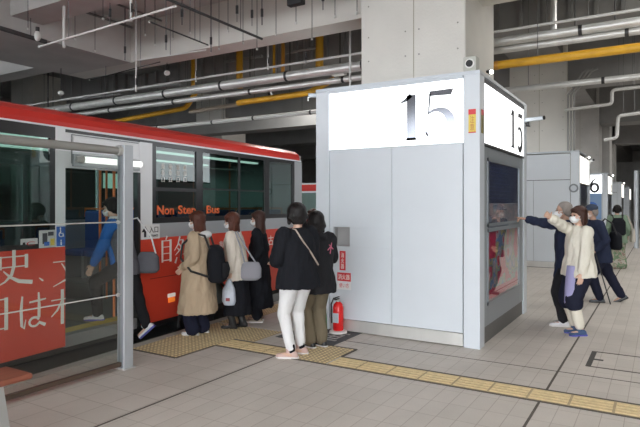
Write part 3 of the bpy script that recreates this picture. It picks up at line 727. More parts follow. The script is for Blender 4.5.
# forward sliding door leaf: red lower, glass upper
ztr = bz(30, 249)[1]
MB().box(T0+.05, tdoor0, -.035, .0, z0, ztr).build('door_leaf', RED_L, B)
MB().box(bz(53, 200)[0], tdoor0, -.036, .0, ztr, zw-.022).build('door_stile', BUSW, B)
MB().box(T0+.05, bz(53, 200)[0], -.03, -.02, ztr, zw-.022).build('door_window', GLASS_B, B)
xg = bz(53, 200)[0]
g = MB(); g.box(T0+.05, xg, -.036, -.0, zw-.14, zw-.022); g.box(T0+.05, xg, -.036, 0, ztr, ztr+.05); g.box(xg-.06, xg, -.034, 0, ztr, zw-.1)
g.build('door_window_frame', BLK, B)
clip = [((tdoor0, 0, 0), (1, 0, 0))]
BG('lettering_white', [('shi', -10, 30, 250, 285), ('ten', 36, 48, 269, 281), ('bun', 50, 86, 253, 284), ('nichi', -14, 8, 297, 331), ('ha', 15, 44, 293, 327), ('ki', 49, 84, 288, 322)], y=-.035, clip=clip)
xa, xb = bz(54, 240)[0], tdoor0-.004; za, zc = bz(58, 246)[1], bz(58, 226.5)[1]
e = MB().box(xa, xb, -.040, -.036, za, zc).build('wheelchair_sticker', SIGNB, B)
wp = MB(); xm = (xa+xb)/2; zz = za+(zc-za)*.55; q = (xb-xa)
wp.tube([(xm+q*.24*math.cos(k*PI/6), -.042, zz+q*.1+q*.24*math.sin(k*PI/6)) for k in range(3, 12)], q*.04, 6); wp.tube([(xm-q*.08, -.042, zz+q*.65), (xm-q*.05, -.042, zz+q*.2), (xm+q*.2, -.042, zz+q*.2), (xm+q*.3, -.042, zz-q*.12)], q*.045, 6); wp.ell((xm-q*.08, -.042, zz+q*.72), (q*.08, .003, q*.08))
wp.tube([(xm, -.042, za+q*.1), (xm, -.042, za+q*.45)], q*.07, 6); wp.ell((xm, -.042, za+q*.58), (q*.08, .003, q*.08)); wp.build('symbol', TEXTW, e)
xa, xb = bz(18.5, 240)[0], bz(35.5, 240)[0]; za, zc = bz(27, 248.5)[1], bz(27, 238.5)[1]
e = MB().box(xa, xb, -.034, -.030, za, zc).build('card_sticker', mat('sticker_white', (.62, .62, .62), .5), B)
lettering('lettering', 'I', TEXTK, e, xa+.02, xa+.045, za+.035, zc-.035, Matrix.Translation((0, -.034, 0))); lettering('lettering', 'C', SIGNR, e, xa+.06, xa+.15, za+.03, zc-.03, Matrix.Translation((0, -.034, 0)))
xa, xb = bz(36.5, 240)[0], bz(52.5, 240)[0]; za, zc = bz(45, 247.5)[1], bz(45, 230)[1]
e = MB().box(xa, xb, -.040, -.036, za, zc).build('picture_sticker', mat('sticker_white', (.62, .62, .62), .5), B, bevel=.003)
q = xb-xa; ps = MB(); ps.box(xa+.2*q, xa+.5*q, -.042, -.04, za+.04, zc-.03); ps.box(xa+.55*q, xa+.9*q, -.042, -.04, za+.12, za+.16); ps.build('picture', mat('ink_dark', (.08, .08, .09), .5), e)
ps = MB(); ps.box(xa+.3*q, xa+.62*q, -.043, -.042, za+.02, za+.06); ps.build('picture', SIGNB, e); ps = MB(); ps.box(xa+.7*q, xa+.95*q, -.043, -.040, za+.02, za+.09); ps.build('picture', mat('sticker_yellow', (.72, .55, .10), .5), e)
# door header with lamp housing
zh0 = bz(100, 170)[1]; zh1 = zw-.022
MB().box(tdoor0, tdoor1+.03, .0, .05, zh0, zh1).build('door_header', BUSW, B)
MB().box(tdoor0+.12, tdoor1, -.014, 0, bz(90, 152)[1], zh1-.07).build('header_cover', BUSW, B, bevel=.006)
hs = MB(); hs.box(tdoor0+.10, tdoor1, -.01, .0, zh1-.055, zh1-.045); hs.box(tdoor0+.10, tdoor0+.11, -.01, 0, zh0+.05, zh1-.05); hs.build('header_seam', mat('seam_grey', (.25, .26, .27), .5), B)
xa = bz(72, 160)[0]; zl = bz(90, 160.5)[1]
MB().box(xa, tdoor1, -.03, 0, zl-.08, zl+.055).build('lamp_housing', mat('lamp_housing_grey', (.35, .37, .38), .4), B)
MB().tube([(xa+.10, -.045, zl), (tdoor1, -.045, zl)], .035, 12).build('entrance_lamp', TUBE, B, smooth=True)
MB().tube([(xa+.02, -.04, zl), (xa+.10, -.05, zl)], [.03, .045], 12).build('lamp_cap', STEEL, B, smooth=True)
MB().box(tdoor1-.02, tdoor1+.03, -.012, .05, z0, zh0).build('door_jamb', BLK, B); MB().box(tdoor0-.01, tdoor0+.02, .0, .05, z0, zh0).build('door_jamb', BLK, B)
# interior
zfloor = bz(75, 334)[1]

FLR = mat('bus_floor', (.10, .115, .11), .5, var=.1)
MB().box(T0+.05, T1-.05, .05, WB-.06, z0, zfloor).build('interior_floor', FLR, B)
MB().box(tdoor0+.03, tdoor1-.02, .0, .12, zfloor-.12, zfloor+.004).build('threshold', mat('sill_steel', (.30, .31, .31), .4, metal=.5), B)
MB().box(tdoor0+.04, tdoor1-.03, .12, .32, zfloor, zfloor+.005).build('step_edge', mat('step_yellow', (.55, .42, .10), .6), B)
MB().box(T0+.05, T1-.05, .08, WB-.08, zt-.20, zt-.10).build('interior_ceiling', mat('bus_ceiling', (.35, .37, .36), .6), B)
MB().box(T0+.05, T1-.05, .05, .12, zw-.32, zw-.14).build('inner_panel', mat('bus_inner', (.16, .17, .17), .6), B) if False else None
for y_ in (.65, WB-.65): MB().box(T0+.4, T1-.6, y_-.05, y_+.05, zt-.225, zt-.20).build('ceiling_light', mat('bus_light', (.8, .8, .8), .4, emit=(.9, 1, .95), estr=1.3), B)
MB().box(2.0, T1-.05, .05, .9, zfloor, zfloor+.25).box(2.0, T1-.05, WB-.95, WB-.06, zfloor, zfloor+.25).build('seat_platform', FLR, B)
def seat(x, y_, zf):
    s = MB(); s.box(x-.22, x+.22, y_-.20, y_+.20, zf+.36, zf+.46); s.box(x+.17, x+.25, y_-.20, y_+.20, zf+.42, zf+1.05)
    o = s.build('seat', BLUE, B, bevel=.03)
    MB().tube([(x+.21, y_-.22, zf+.95), (x+.21, y_-.22, zf+1.08), (x+.21, y_+.22, zf+1.08), (x+.21, y_+.22, zf+.95)], .014, 8).build('seat_handle', ORANGE, o)
    MB().box(x-.03, x+.03, y_-.03, y_+.03, zf, zf+.37).build('seat_leg', STEEL, o)
for x_ in (-1.0, -.1, .7, 1.5): seat(x_, WB-.35, zfloor)
for x_ in (2.4, 3.2, 4.0, 4.8): 
    for y_ in (.32, .75, WB-.75, WB-.32): seat(x_, y_, zfloor+.25)
for x_ in (-1.8, -1.0): seat(x_, .35, zfloor)
for px, y_ in ((100, .95), (106.5, 1.5), (114, .35)):
    x_ = bz(px, 220)[0]; r_ = ray(px); 
    # poles stand inside at depth y_, shifted along the line of sight
    d0 = (BO.dot(BN)-y_)/r_.dot(BN); p_ = r_*d0; x_ = (p_-BO).dot(BX)
    MB().tube([(x_, y_, zfloor), (x_, y_, zt-.2)], .017, 10).build('hand_pole', ORANGE, B, smooth=True)
for x_ in (2.6, 3.6, 4.6): MB().tube([(x_, .95, zfloor+.25), (x_, .95, zt-.2)], .017, 10).build('hand_pole', ORANGE, B, smooth=True)
MB().tube([(-1, .9, zt-.35), (T1-.3, .9, zt-.35)], .015, 8).build('hand_rail', STEEL, B, smooth=True)
MB().box(3.0, 3.5, WB-.10, WB-.07, zw-.55, zw-.30).build('notice', mat('notice_green', (.35, .60, .50), .5, emit=(.35, .7, .55), estr=.25), B)
MB().box(T0+.05, T1-.05, .1, WB-.1, .30, z0).build('chassis', BLACK, B)

# another bus far behind
c = atY(311, 195, 19.0)
t = thing('parked_bus', 'distant red and white bus glimpsed between bus rear and kiosk 15', 'bus', (c.x-.2, 19, -.25))
MB().box(-1.2, 1.2, 0, 9, .4, 1.5).build('lower_body', RED, t, bevel=.05); MB().box(-1.2, 1.2, 0.02, 9, 1.5, 2.75).build('upper_body', BUSW, t, bevel=.05)
MB().box(-1.05, 1.05, -.02, .03, 1.55, 2.35).build('windscreen', GLASS_B, t); MB().box(-1.1, 1.1, -.03, 0, 2.42, 2.68).build('headboard', RED, t)
for s_ in (-1, 1): MB().ell((s_*.9, -.02, .85), (.12, .04, .08)).build('headlamp', WHITE, t, smooth=True); MB().tube([(s_*1.15, 1.2, .47), (s_*.85, 1.2, .47)], .48, 24).build('wheel', BLACK, t)

# ================================================================== OVERHEAD SERVICES
def pipe(name, m, r, pts, label, cat='pipe', clamps=(), cm=None, hang=True):
    o = Vector(pts[0]); t = thing(name, label, cat, o)
    P = [Vector(p)-o for p in pts]
    # rounded corners
    Q = [P[0]]
    for i in range(1, len(P)-1):
        a, b, c = P[i-1], P[i], P[i+1]; d1 = (a-b); d2 = (c-b); q = min(r*2.2, d1.length*.45, d2.length*.45)
        s_ = b+d1.normalized()*q; e_ = b+d2.normalized()*q
        for k in range(5):
            u = k/4; Q.append(s_*(1-u)**2+b*2*u*(1-u)+e_*u*u)
    Q.append(P[-1])
    MB().tube(Q, r, 14).build(name.split('_')[0]+'_run' if False else 'pipe_run', m, t, smooth=True)
    if clamps:
        a = P[0]; b = P[-1]
        for k in clamps:
            p = a.lerp(b, k); d = (b-a).normalized()*.025; MB().tube([p-d, p+d], r*1.10, 14).build('band', cm or DARKM, t, smooth=True)
    a, b = P[0], P[1]
    if hang and (b-a).length > .3 and abs((b-a).normalized().z) < .5:
        n = max(2, min(8, int((b-a).length/2.2)))
        for k in range(n):
            p = a.lerp(b, (k+.5)/n); top = (5.15 if (p+o).y < 7.4 else 6.6)-o.z
            if top-p.z > .05 and not (-3.75 < (p+o).x < -2.0 and (p+o).y < 8.5): MB().tube([p+Vector((0, 0, r*.6)), Vector((p.x, p.y, top))], .007, 6).build('hanger', RODM, t)
    return t
YP = 8.9
def line(px0, py0, px1, py1, Y, ext0=0, ext1=0, lvl=True):
    a = atY(px0, py0, Y); b = atY(px1, py1, Y)
    z = (a.z+b.z)/2 if lvl else None
    if lvl: a.z = b.z = z
    d = (b-a).normalized(); return [a-d*ext0, b+d*ext1]
l0 = line(160, 97, 345, 70.5, YP, 13, 0); big = [l0[0], Vector((9, YP, l0[0].z))]; big = [v+Vector((0, 0, .05)) for v in big]
big2 = [Vector((-2.75, YP, big[0].z+.06)), Vector((9, YP, big[0].z+.06))]
pipe('silver_pipe', PIPE_S, .068, big2, 'upper of the two silver pipes right of the tall pillar', clamps=(.15, .3, .5))
big = [big[0], Vector((-2.85, YP, big[0].z))]
pipe('silver_pipe', PIPE_S, .092, big, 'thickest silver jacketed pipe running across under the ceiling, topmost of the pair', clamps=[k/12 for k in range(1, 12)])
pipe('silver_pipe', PIPE_S, .055, [Vector((l0[0].x, YP+.25, 3.97)), Vector((-2.85, YP+.25, 3.97))], 'thinner silver pipe directly below the thickest silver pipe', clamps=[k/9 for k in range(1, 9)])
pipe('silver_pipe', PIPE_S, .055, [Vector((-2.75, YP+.1, 4.07)), Vector((9, YP+.1, 4.07))], 'lower of the two silver pipes right of the tall pillar, just above the yellow pipe', clamps=(.2, .4))
pipe('conduit', PIPE_W, .022, [Vector((l0[0].x, YP-.05, l0[0].z+.26)), Vector((9, YP-.05, l0[0].z+.26))], 'thin grey conduit running just above the thickest silver pipe')
# yellow mains
a = atY(238, 103, 9.6); b = atY(308, 93, 9.6); c = atY(326, 84, 9.9)
pipe('yellow_pipe', PIPE_Y, .062, [a, b, c+Vector((0, .3, .15))], 'yellow pipe with a bent end below the silver pipes, left of the tall pillar', clamps=(.35,))
a = atY(112, 122, 10.0); b = atY(186, 108, 10.0); c = atY(196, 100, 10.0)
pipe('yellow_pipe', PIPE_Y, .060, [a, b, c+Vector((.1, 0, .30))], 'yellow pipe with upturned end above the front half of the bus roof')
a = atY(190, 112, 10.2); b = atY(240, 104, 10.2); pipe('pale_pipe', mat('pipe_tan', (.38, .33, .27), .6), .05, [a, b], 'short tan pipe linking the two yellow pipes')
for px, y0_, y1_, r_, lb, m_ in ((193, 60, 86, .045, 'leftmost upright yellow pipe above the silver pipes', PIPE_Y), (239.5, 50, 80, .075, 'upright yellow pipe in the middle, between two thin ones', PIPE_Y), (274, 44, 71, .028, 'thin upright yellow pipe beside the orange one', PIPE_Y),
                          (283, 42, 69, .04, 'upright orange pipe above the silver pipes', PIPE_O), (319.5, 34, 66, .08, 'thickest upright yellow pipe, nearest the tall pillar', PIPE_Y)):
    a = atY(px, y0_-2, 9.7); b = atY(px, y1_+8, 9.7); pipe('upright_pipe', m_, r_, [b, Vector((b.x, b.y, 6.55))], lb)
z_ = atY(567, 56.5, 8.65).z
pipe('yellow_pipe', PIPE_Y, .062, [Vector((-2.7, 8.65, z_)), Vector((9, 8.65, z_))], 'large straight yellow pipe right of the tall pillar', clamps=(.02, .05, .4), cm=PIPE_O)
a = atY(505, 91, 10.8); b = atY(640, 76, 10.8)
pipe('silver_pipe', PIPE_S, .055, [Vector((-3.3, 10.8, (a.z+b.z)/2)), Vector((9, 10.8, (a.z+b.z)/2))], 'lowest silver pipe right of the tall pillar, above the plain-fronted kiosk', clamps=(.2, .5))
a = atY(172, 127, 10.8); b = atY(315, 111, 10.8)
pipe('pale_pipe', PIPE_W, .05, [Vector((-20, 10.8, (a.z+b.z)/2)), Vector((-3.5, 10.8, (a.z+b.z)/2))], 'pale pipe just above the bus roof in the distance', clamps=(.3, .5, .62, .7, .8))
for i, (x0_, y0_, x1_, y1_, Y_) in enumerate(((0, 135, 110, 112, 11.5),)):
    pass
# bundle of bent conduits on pillar behind
t = thing('conduit_bundle', 'bundle of bent grey conduits climbing beside the second pillar', 'conduit', (-2.05, 15.9, 2.9))
for k in range(3):
    MB().tube([(0, -.04-k*.0, 0), (k*.07, -.04, .1), (k*.07, -.04, 1.6), (.35+k*.10, -.04, 2.15), (.5+k*.1, -.04, 2.2)], .028, 8).build('conduit', mat('conduit_grey', (.30, .30, .29), .5), t, smooth=True)
for pts, lb in (([(640, 12+75), (612, 90), (612, 104), (565, 110)], 'pale conduit stepping down beside the far white soffit'), ([(640, 113), (618, 116), (617, 138), (604, 140)], 'pale stepped conduit above the kiosk numbered 16')):
    pipe('conduit', PIPE_W, .04, [atY(x_, y_, 15.6) for x_, y_ in pts], lb)
# light rails hung from the slab
def rail(px0, py0, px1, py1, Z, m, r_, label, name='ceiling_rail', hangers=2, sq=False):
    a = atZ(px0, py0, Z); b = atZ(px1, py1, Z); t = thing(name, label, 'rail', a); d = b-a
    MB().tube([(0, 0, 0), tuple(d)], r_, 4 if sq else 8).build('rail', m, t)
    h = MB(); 
    for k in range(hangers):
        p = d*((k+.5)/hangers); h.tube([p, p+Vector((0, 0, 5.15-Z))], .006, 6)
    for k in range(hangers):
        p = d*((k+.5)/hangers); MB().tube([p, p+Vector((0, 0, 5.15-Z))], .006, 6).build('hanger', RODM, t)
    MB().tube([(-.02, 0, 0), (.0, 0, 0)], r_*1.5, 8).build('end_cap', STEEL, t)
    return t
rail(40, 46.5, 176, 6, 3.9, PIPE_W, .013, 'pale metal rail slanting across the upper left ceiling')
rail(137, 60.5, 206, 50, 4.3, PIPE_W, .012, 'short pale rail below the long slanting one', hangers=1)
rail(160, -4, 262, 39, 4.0, DARKM, .018, 'long dark rail slanting down to the right across the pale beam')
rail(150, 22, 208, 45, 4.2, DARKM, .012, 'shorter dark rail left of the long dark rail')
rail(90, 80, 160, 62, 4.2, DARKM, .010, 'thin dark rail under the left girder')
# pipe along the left girder with a pale end
a = atZ(0, 28, 4.32); b = atZ(46, 42, 4.32)
pipe('drain_pipe', mat('pipe_dark', (.07, .07, .07), .6), .035, [a-(b-a)*.4, b], 'dark pipe along the left girder ending near the pale lamp')
t = thing('ceiling_lamp', 'small white round lamp on the left girder', 'lamp', atZ(37.5, 36, 4.30))
MB().ell((0, 0, 0), (.05, .05, .085)).build('globe', mat('globe_white', (.75, .75, .72), .4), t, smooth=True); MB().tube([(0, 0, .07), (0, 0, .14)], .03, 8).build('holder', DARKM, t)
for px, py, Z, lb in ((61, 93, 3.9, 'lower small white lamp above the bus roof, far left'), (167, 73, 4.2, 'small white lamp hanging left of the leftmost upright yellow pipe')):
    t = thing('ceiling_lamp', lb, 'lamp', atZ(px, py, Z)); MB().ell((0, 0, 0), (.06, .06, .05)).build('globe', MATS['globe_white'], t, smooth=True); MB().tube([(0, 0, .04), (0, 0, 5.1-Z if Z < 4.3 else .4)], .008, 6).build('cord', DARKM, t)
# vertical hanger rods with turnbuckles
rods = [(64, 6, 48, .022, PIPE_W, 4.0), (125, 0, 60, .010, RODM, 4.2), (131, 0, 22, .016, PIPE_W, 4.0), (136, 62, 92, .014, PIPE_W, 3.6), (166, 0, 50, .008, RODM, 4.1), (211, 0, 52, .010, RODM, 4.1), (262, 0, 25, .010, RODM, 4.3), (268, 33, 70, .016, PIPE_W, 3.9),
        (285, 0, 45, .008, RODM, 4.2), (306, 0, 66, .008, RODM, 4.0), (323, 0, 10, .008, RODM, 4.3), (350, 0, 87, .018, PIPE_W, 3.6), (48, 74, 107, .014, DARKM, 4.0), (196, 52, 82, .016, PIPE_W, 3.9), (110, 0, 25, .008, RODM, 4.3), (182, 0, 25, .008, RODM, 4.3), (237, 0, 22, .006, RODM, 4.3), (252, 0, 26, .006, RODM, 4.3)]
for i, (px, y0_, y1_, r_, m_, Zb) in enumerate(rods):
    p = atZ(px, y1_, Zb) if y1_ < 60 or Zb < 4 else atZ(px, y1_, Zb)
    if p.y > 7.3:
        p = atY(px, y1_, 8.6)
    t = thing('hanger_rod', ['thin steel hanger rod dropping from the ceiling', 'pale steel hanger rod dropping from the ceiling'][m_ is PIPE_W], 'rod', p, group='ceiling hanger rods')
    top = 5.15 if p.y < 7.4 else 6.6
    MB().tube([(0, 0, 0), (0, 0, top-p.z)], r_, 8).build('rod', m_, t); MB().box(-.016, .016, -.012, .012, .12, .24).build('turnbuckle', DARKM, t)
for i, px in enumerate((250, 290, 340, 575, 615)):
    p = atY(px, 60, 9.4); p.z = 4.3; t = thing('hanger_rod', 'dark hanger rod in the deep recess behind the pale beam', 'rod', p, group='recess hanger rods')
    MB().tube([(0, 0, 0), (0, 0, 2.3)], .01, 6).build('rod', DARKM, t)
p = atY(551, 32, 8.75); pipe('drop_pipe', PIPE_S, .045, [Vector((p.x, 9.0, 4.2)), Vector((p.x, 9.0, 6.6))], 'pale upright pipe meeting the thick silver pipe, upper right')
# dark recess: ribs on the far beam
rb = MB()
for k in range(60):
    x_ = -14+k*.42; rb.box(x_, x_+.06, 10.80, 10.90, 4.95, 6.6)
struct(rb.build('wall_ribs', mat('rib_dark', (.24, .24, .235), .7)))
# grey duct and boxes
tag(MB().box(-1.95, -1.25, 7.9, 8.8, 4.75, 6.6).build('duct', CONC_D), 'grey duct end right of the tall pillar, above the silver pipes', 'duct')
for px, y1_ in ((28, 30), (75, 40), (95, 52), (103, 20), (145, 36), (155, 46), (173, 40), (190, 34), (200, 44), (219, 50), (228, 32), (243, 44), (257, 50), (276, 36), (296, 24), (312, 40), (335, 18), (357, 14)):
    p = atZ(px, y1_, 4.25)
    if p.y > 7.3: p = atY(px, y1_, 7.33)
    t = thing('hanger_wire', 'very thin hanger wire dropping from the ceiling at the upper left', 'wire', p, group='thin ceiling hanger wires')
    MB().tube([(0, 0, 0), (0, 0, 5.15-p.z)], .005, 6).build('wire', DARKM, t); MB().box(-.012, .012, -.012, .012, 0, .03).build('nut', STEEL, t)
for X_, r_, lb in ((-8.70, .022, 'thin conduit along the top of the left girder side'), (-7.9, .018, 'thin conduit under the slab, right of the left girder')):
    pipe('slab_conduit', mat('conduit_dark', (.16, .16, .155), .5), r_, [Vector((X_, -4, 5.05)), Vector((X_, 7.35, 5.05))], lb)
for i, (px, py, qx, qy) in enumerate(((225, 62, 262, 56), (286, 53, 318, 47), (70, 100, 120, 94), (130, 90, 180, 84))):
    pipe('cable_tray', mat('tray_grey', (.30, .30, .30), .5, metal=.3), .03, [atY(px, py, 9.9), atY(qx, qy, 9.9)], ['short cable tray between the two middle upright yellow pipes', 'short cable tray near the thickest upright yellow pipe', 'short cable tray above the far left of the silver pipes', 'short cable tray left of the leftmost upright yellow pipe'][i], 'cable tray')
t = thing('floodlight', 'small black floodlight hanging at the top edge, left of the tall pillar', 'lamp', atZ(296, 1, 4.4)); MB().box(-.12, .12, -.05, .05, -.06, .03).build('housing', BLACK, t, bevel=.01); MB().tube([(0, 0, .03), (0, 0, .75)], .012, 6).build('stem', DARKM, t)
bullet(atY(308, 101, 6.9) - Vector((.0, 0, 0)), math.radians(35), 'pale bullet camera above the left end of the kiosk 15 sign', .22)
# far platform end furniture
for px, lb in ((636.5, 'tall grey post far down the platform at the right edge of the photo'),):
    p = atY(px, 200, 24); tag(MB().tube([(p.x, p.y, 0), (p.x, p.y, 2.9)], .08, 12).build('steel_post', FRAME, None, smooth=True), lb, 'post')

# ================================================================== PEOPLE
def cloth(name, col, rough=.85, bump=.5, sc=14, stretch=(1, 1, .5), **k): return mat(name, col, rough, bump=bump, bscale=sc, stretch=stretch, spec=.12, **k)
SKIN = mat('skin', (.62, .40, .30), .5, spec=.4); SKIN2 = mat('skin_tanned', (.52, .32, .23), .5)
HAIRK = mat('hair_black', (.012, .010, .010), .45, bump=.6, bscale=60, spec=.25, stretch=(1, 1, .12)); HAIRB = mat('hair_auburn', (.085, .028, .017), .45, bump=.6, bscale=60, spec=.25, stretch=(1, 1, .12)); HAIRD = mat('hair_dark_brown', (.05, .022, .016), .45, bump=.6, bscale=60, spec=.25, stretch=(1, 1, .12))
HAIRG = mat('hair_grey', (.25, .22, .20), .6, bump=.5, bscale=60)
MASK = mat('mask_white', (.78, .79, .80), .8); EYEM = mat('eye_dark', (.02, .015, .012), .2)
def ik(a, b, l1, l2, pole):
    d = b-a; L_ = d.length; mx = (l1+l2)*.999
    if L_ > mx: b = a+d*(mx/L_); d = b-a; L_ = mx
    x = (l1*l1-l2*l2+L_*L_)/(2*L_); h = math.sqrt(max(l1*l1-x*x, 0)); n = d.normalized(); p = pole-n*pole.dot(n)
    return a+n*x+p.normalized()*h, b
FOLD = {'jacket': .014, 'coat': .014, 'trench_coat': .014, 'blouse': .014, 'trousers': .009, 'skirt': .012, 'jacket_sleeve': .012, 'leggings': .008, 'top': .006}
class Person:
    def __init__(s, label, pos, face, H=1.6, z=0, feet=None, hands=None, elb=None, hip=(0, 0), chest=(0, 0), yaw=0, pitch=0, tilt=0, skin=None, male=False, wide=1.0, fan=(.2, .2), fingers=None, toe=None, name='person', hip_z=.845, fyaw=0):
        s.fyaw = math.radians(fyaw)
        V = Vector; s.skin = skin or SKIN
        s.t = thing(name, label, 'person', (pos[0], pos[1], z), math.atan2(face[1], face[0])); s.k = H/1.6; s.S = Matrix.Scale(s.k, 4); s.wide = wide; s.male = male
        s.hip = V((hip[0], hip[1], hip_z)); s.ch = s.hip+V((chest[0], chest[1], .46 if hip_z > .8 else .46)); s.shw = (.175 if male else .155)*wide
        s.neck = s.ch+V((chest[0]*.15, chest[1]*.15, .06)); s.hc = s.neck+V((.015+chest[0]*.25, chest[1]*.2, .135))
        s.HR = Matrix.Translation(s.hc) @ Matrix.Rotation(math.radians(yaw), 4, 'Z') @ Matrix.Rotation(math.radians(pitch), 4, 'Y') @ Matrix.Rotation(math.radians(tilt), 4, 'X')
        feet = feet or ((.0, .09, 0), (.02, -.09, 0)); hands = hands or ((.06, .24, .74), (.06, -.24, .74)); elb = elb or ((-1, .3, 0), (-1, -.3, 0))
        s.toe = toe or (0, 0); s.legs = []; s.arms = []
        for sd, ft, fp in ((1, feet[0], s.toe[0]), (-1, feet[1], s.toe[1])):
            h = s.hip+V((0, sd*.085, 0)); an = V(ft)+V((0, 0, .075)) + V((-.03*0, 0, 0)); kn, an = ik(h, an, .405, .40, V((1, sd*.08, .05))); s.legs.append((h, kn, an, fp))
        for sd, hd, el in ((1, hands[0], elb[0]), (-1, hands[1], elb[1])):
            sh = s.ch+V((0, sd*s.shw, .0)); e, w = ik(sh, V(hd), .27, .24, V(el)); s.arms.append((sh, e, w, V(hd)))
        s.fingers = fingers or ('relax', 'relax'); s.build_body()
    def build_body(s):
        b = MB(); V = Vector
        c, h = s.ch, s.hip; w = s.wide; m = 1.12 if s.male else 1.0
        b.loft([(h.x, h.y, h.z-.08, .075*w, .12*w), (h.x, h.y, h.z, .095*w, .155*w), ((h.x*.6+c.x*.4), (h.y*.6+c.y*.4), h.z+.17, .080*w*m, .120*w*m), ((h.x*.3+c.x*.7), (h.y*.3+c.y*.7), h.z+.33, .098*w, .145*w*m), (c.x, c.y, c.z, .082*w, .150*w*m), (c.x-.005, c.y, c.z+.05, .05, .07)], 24)
        b.cap(s.neck-V((0, 0, .05)), s.hc-V((.02, 0, .05)), .052, .046)
        R = s.HR; R3 = R.to_3x3(); P = lambda *p: R @ V(p)
        b.ell(P(-.008, 0, .03), (.092, .074, .083), R3); b.ell(P(.022, 0, -.045), (.062, .054, .062), R3); b.ell(P(.045, 0, -.085), (.026, .028, .020), R3)
        b.cap(P(.082, 0, .005), P(.102, 0, -.032), .009, .014, 8); b.ell(P(.085, 0, -.062), (.012, .024, .009), R3)
        for sd in (1, -1):
            b.ell(P(-.002, sd*.076, -.012), (.018, .010, .030), R3); b.ell(P(.074, sd*.030, .018), (.014, .022, .007), R3); b.ell(P(.062, sd*.036, -.03), (.022, .02, .022), R3)
        for (a, k, n, fp) in s.legs:
            b.cap(a, k, .080*w, .052, 14); b.cap(k, k.lerp(n, .35), .050, .053, 12); b.cap(k.lerp(n, .35), n, .053, .036, 12)
            d = Matrix.Rotation(s.fyaw, 3, 'Z') @ V((math.cos(math.radians(fp)), 0, -math.sin(math.radians(fp)))); b.cap(n-V((.01, 0, .03)), n+d*.11-V((0, 0, .045)), .034, .026, 10)
        for i, (sh, e, wr, hd) in enumerate(s.arms):
            b.cap(sh, e, .047*m, .037*m, 12); b.cap(e, wr, .037*m, .026, 12); s.hand(b, e, wr, 1 if i == 0 else -1, s.fingers[i])
        s.body = b.organic('body', s.skin, s.t, vox=.0075, it=2, M=s.S)
        for sd in (1, -1):
            o = MB().ell(P(.0845, sd*.030, .003), (.008, .014, .007), R3, 10, 6).build('eye', EYEM, s.t, smooth=True); o.data.transform(s.S)
            o = MB().cap(P(.088, sd*.018, .024), P(.078, sd*.046, .025), .0035, .003, 6).build('eyebrow', HAIRK, s.t); o.data.transform(s.S)
    def hand(s, b, e, wr, sd, mode):
        V = Vector; d = (wr-e).normalized()
        n = V((0, sd, 0)) if abs(d.z) > .6 else V((0, 0, 1)); n = (n-d*n.dot(d)).normalized(); side = d.cross(n)   # n: back of hand; side: across palm
        if side.x < 0 and abs(d.z) > .6: side = -side
        if mode == 'open': n, side = V((-.3, sd, 0)), V((0, 0, 1)); n = (n-d*n.dot(d)).normalized(); side = d.cross(n).normalized(); side = side if side.z > 0 else -side
        M = Matrix((d, side, n)).transposed()
        pc = wr+d*.045; b.ell(pc, (.050, .038, .015), M, 12, 8); b.ell(wr+d*.07, (.026, .038, .013), M, 12, 8)
        for j, (off, L_) in enumerate(((.030, .066), (.010, .074), (-.010, .069), (-.029, .054))):
            r_ = wr+d*.085+side*off
            if mode == 'point': cu = .05 if j == 0 else 1.5
            elif mode == 'open': cu = .12
            elif mode == 'grip': cu = 1.3
            else: cu = .35
            sp = off*(3.0 if mode == 'open' else .6)
            d1 = (d*math.cos(cu*.5)-n*math.sin(cu*.5)+side*sp).normalized(); d2 = (d*math.cos(cu)-n*math.sin(cu)+side*sp).normalized(); d3 = (d*math.cos(cu*1.5)-n*math.sin(cu*1.5)+side*sp).normalized()
            q1 = r_+d1*L_*.45; q2 = q1+d2*L_*.32; q3 = q2+d3*L_*.23
            b.cap(r_, q1, .0092, .0088, 8); b.cap(q1, q2, .0088, .008, 8); b.cap(q2, q3, .008, .007, 8)
        t0 = wr+d*.03+side*.022; t1 = t0+(d*.55+side*.75-n*.25).normalized()*.035; t2 = t1+(d*.9+side*.25-n*.3).normalized()*.030
        b.cap(t0, t1, .013, .010, 8); b.cap(t1, t2, .010, .008, 8)
    def part(s, name, m, fn, vox=.010, it=3, **kw):
        b = MB(); fn(b); return b.organic(name, m, s.t, vox=vox, it=it, M=s.S, fold=FOLD.get(name, 0), seed=s.t.location.x*7, **kw)
    # clothing
    def hair(s, m, length=0, vol=1.0, fringe=True, back=True):
        R = s.HR; R3 = R.to_3x3(); P = lambda *p: R @ Vector(p)
        def f(b):
            b.ell(P(-.020, 0, .048), (.098*vol, .086*vol, .082*vol), R3); b.ell(P(-.045, 0, .0), (.070*vol, .086*vol, .09), R3)
            if fringe: b.ell(P(.055, 0, .072), (.040, .066, .030), R3)
            for sd in (1, -1): b.ell(P(-.005, sd*.072, .005), (.035, .018, .055), R3)
            if length:
                zb = -length
                b.loft([(-.055, 0, zb, .035, .060), (-.052, 0, zb+.05, .055, .092), (-.045, 0, zb*.4, .062, .098*vol), (-.035, 0, .0, .070, .092*vol)], 20, R)
                for sd in (1, -1): b.cap(P(.0, sd*.080, .02), P(.0, sd*.088, max(zb*.75, -.17)), .028, .022, 10)
        s.part('hair', m, f, .009, 2)
    def mask(s, m=MASK):
        R = s.HR; R3 = R.to_3x3(); P = lambda *p: R @ Vector(p)
        s.part('face_mask', m, lambda b: (b.ell(P(.052, 0, -.045), (.062, .056, .050), R3), b.ell(P(.095, 0, -.035), (.022, .028, .028), R3)), .007, 2)
        o = MB()
        for sd in (1, -1): o.tube([P(.065, sd*.050, -.02), P(.01, sd*.079, .008)], .0025, 6); o.tube([P(.065, sd*.052, -.06), P(.0, sd*.079, -.03)], .0025, 6)
        q = o.build('mask_strap', m, s.t); q.data.transform(s.S)
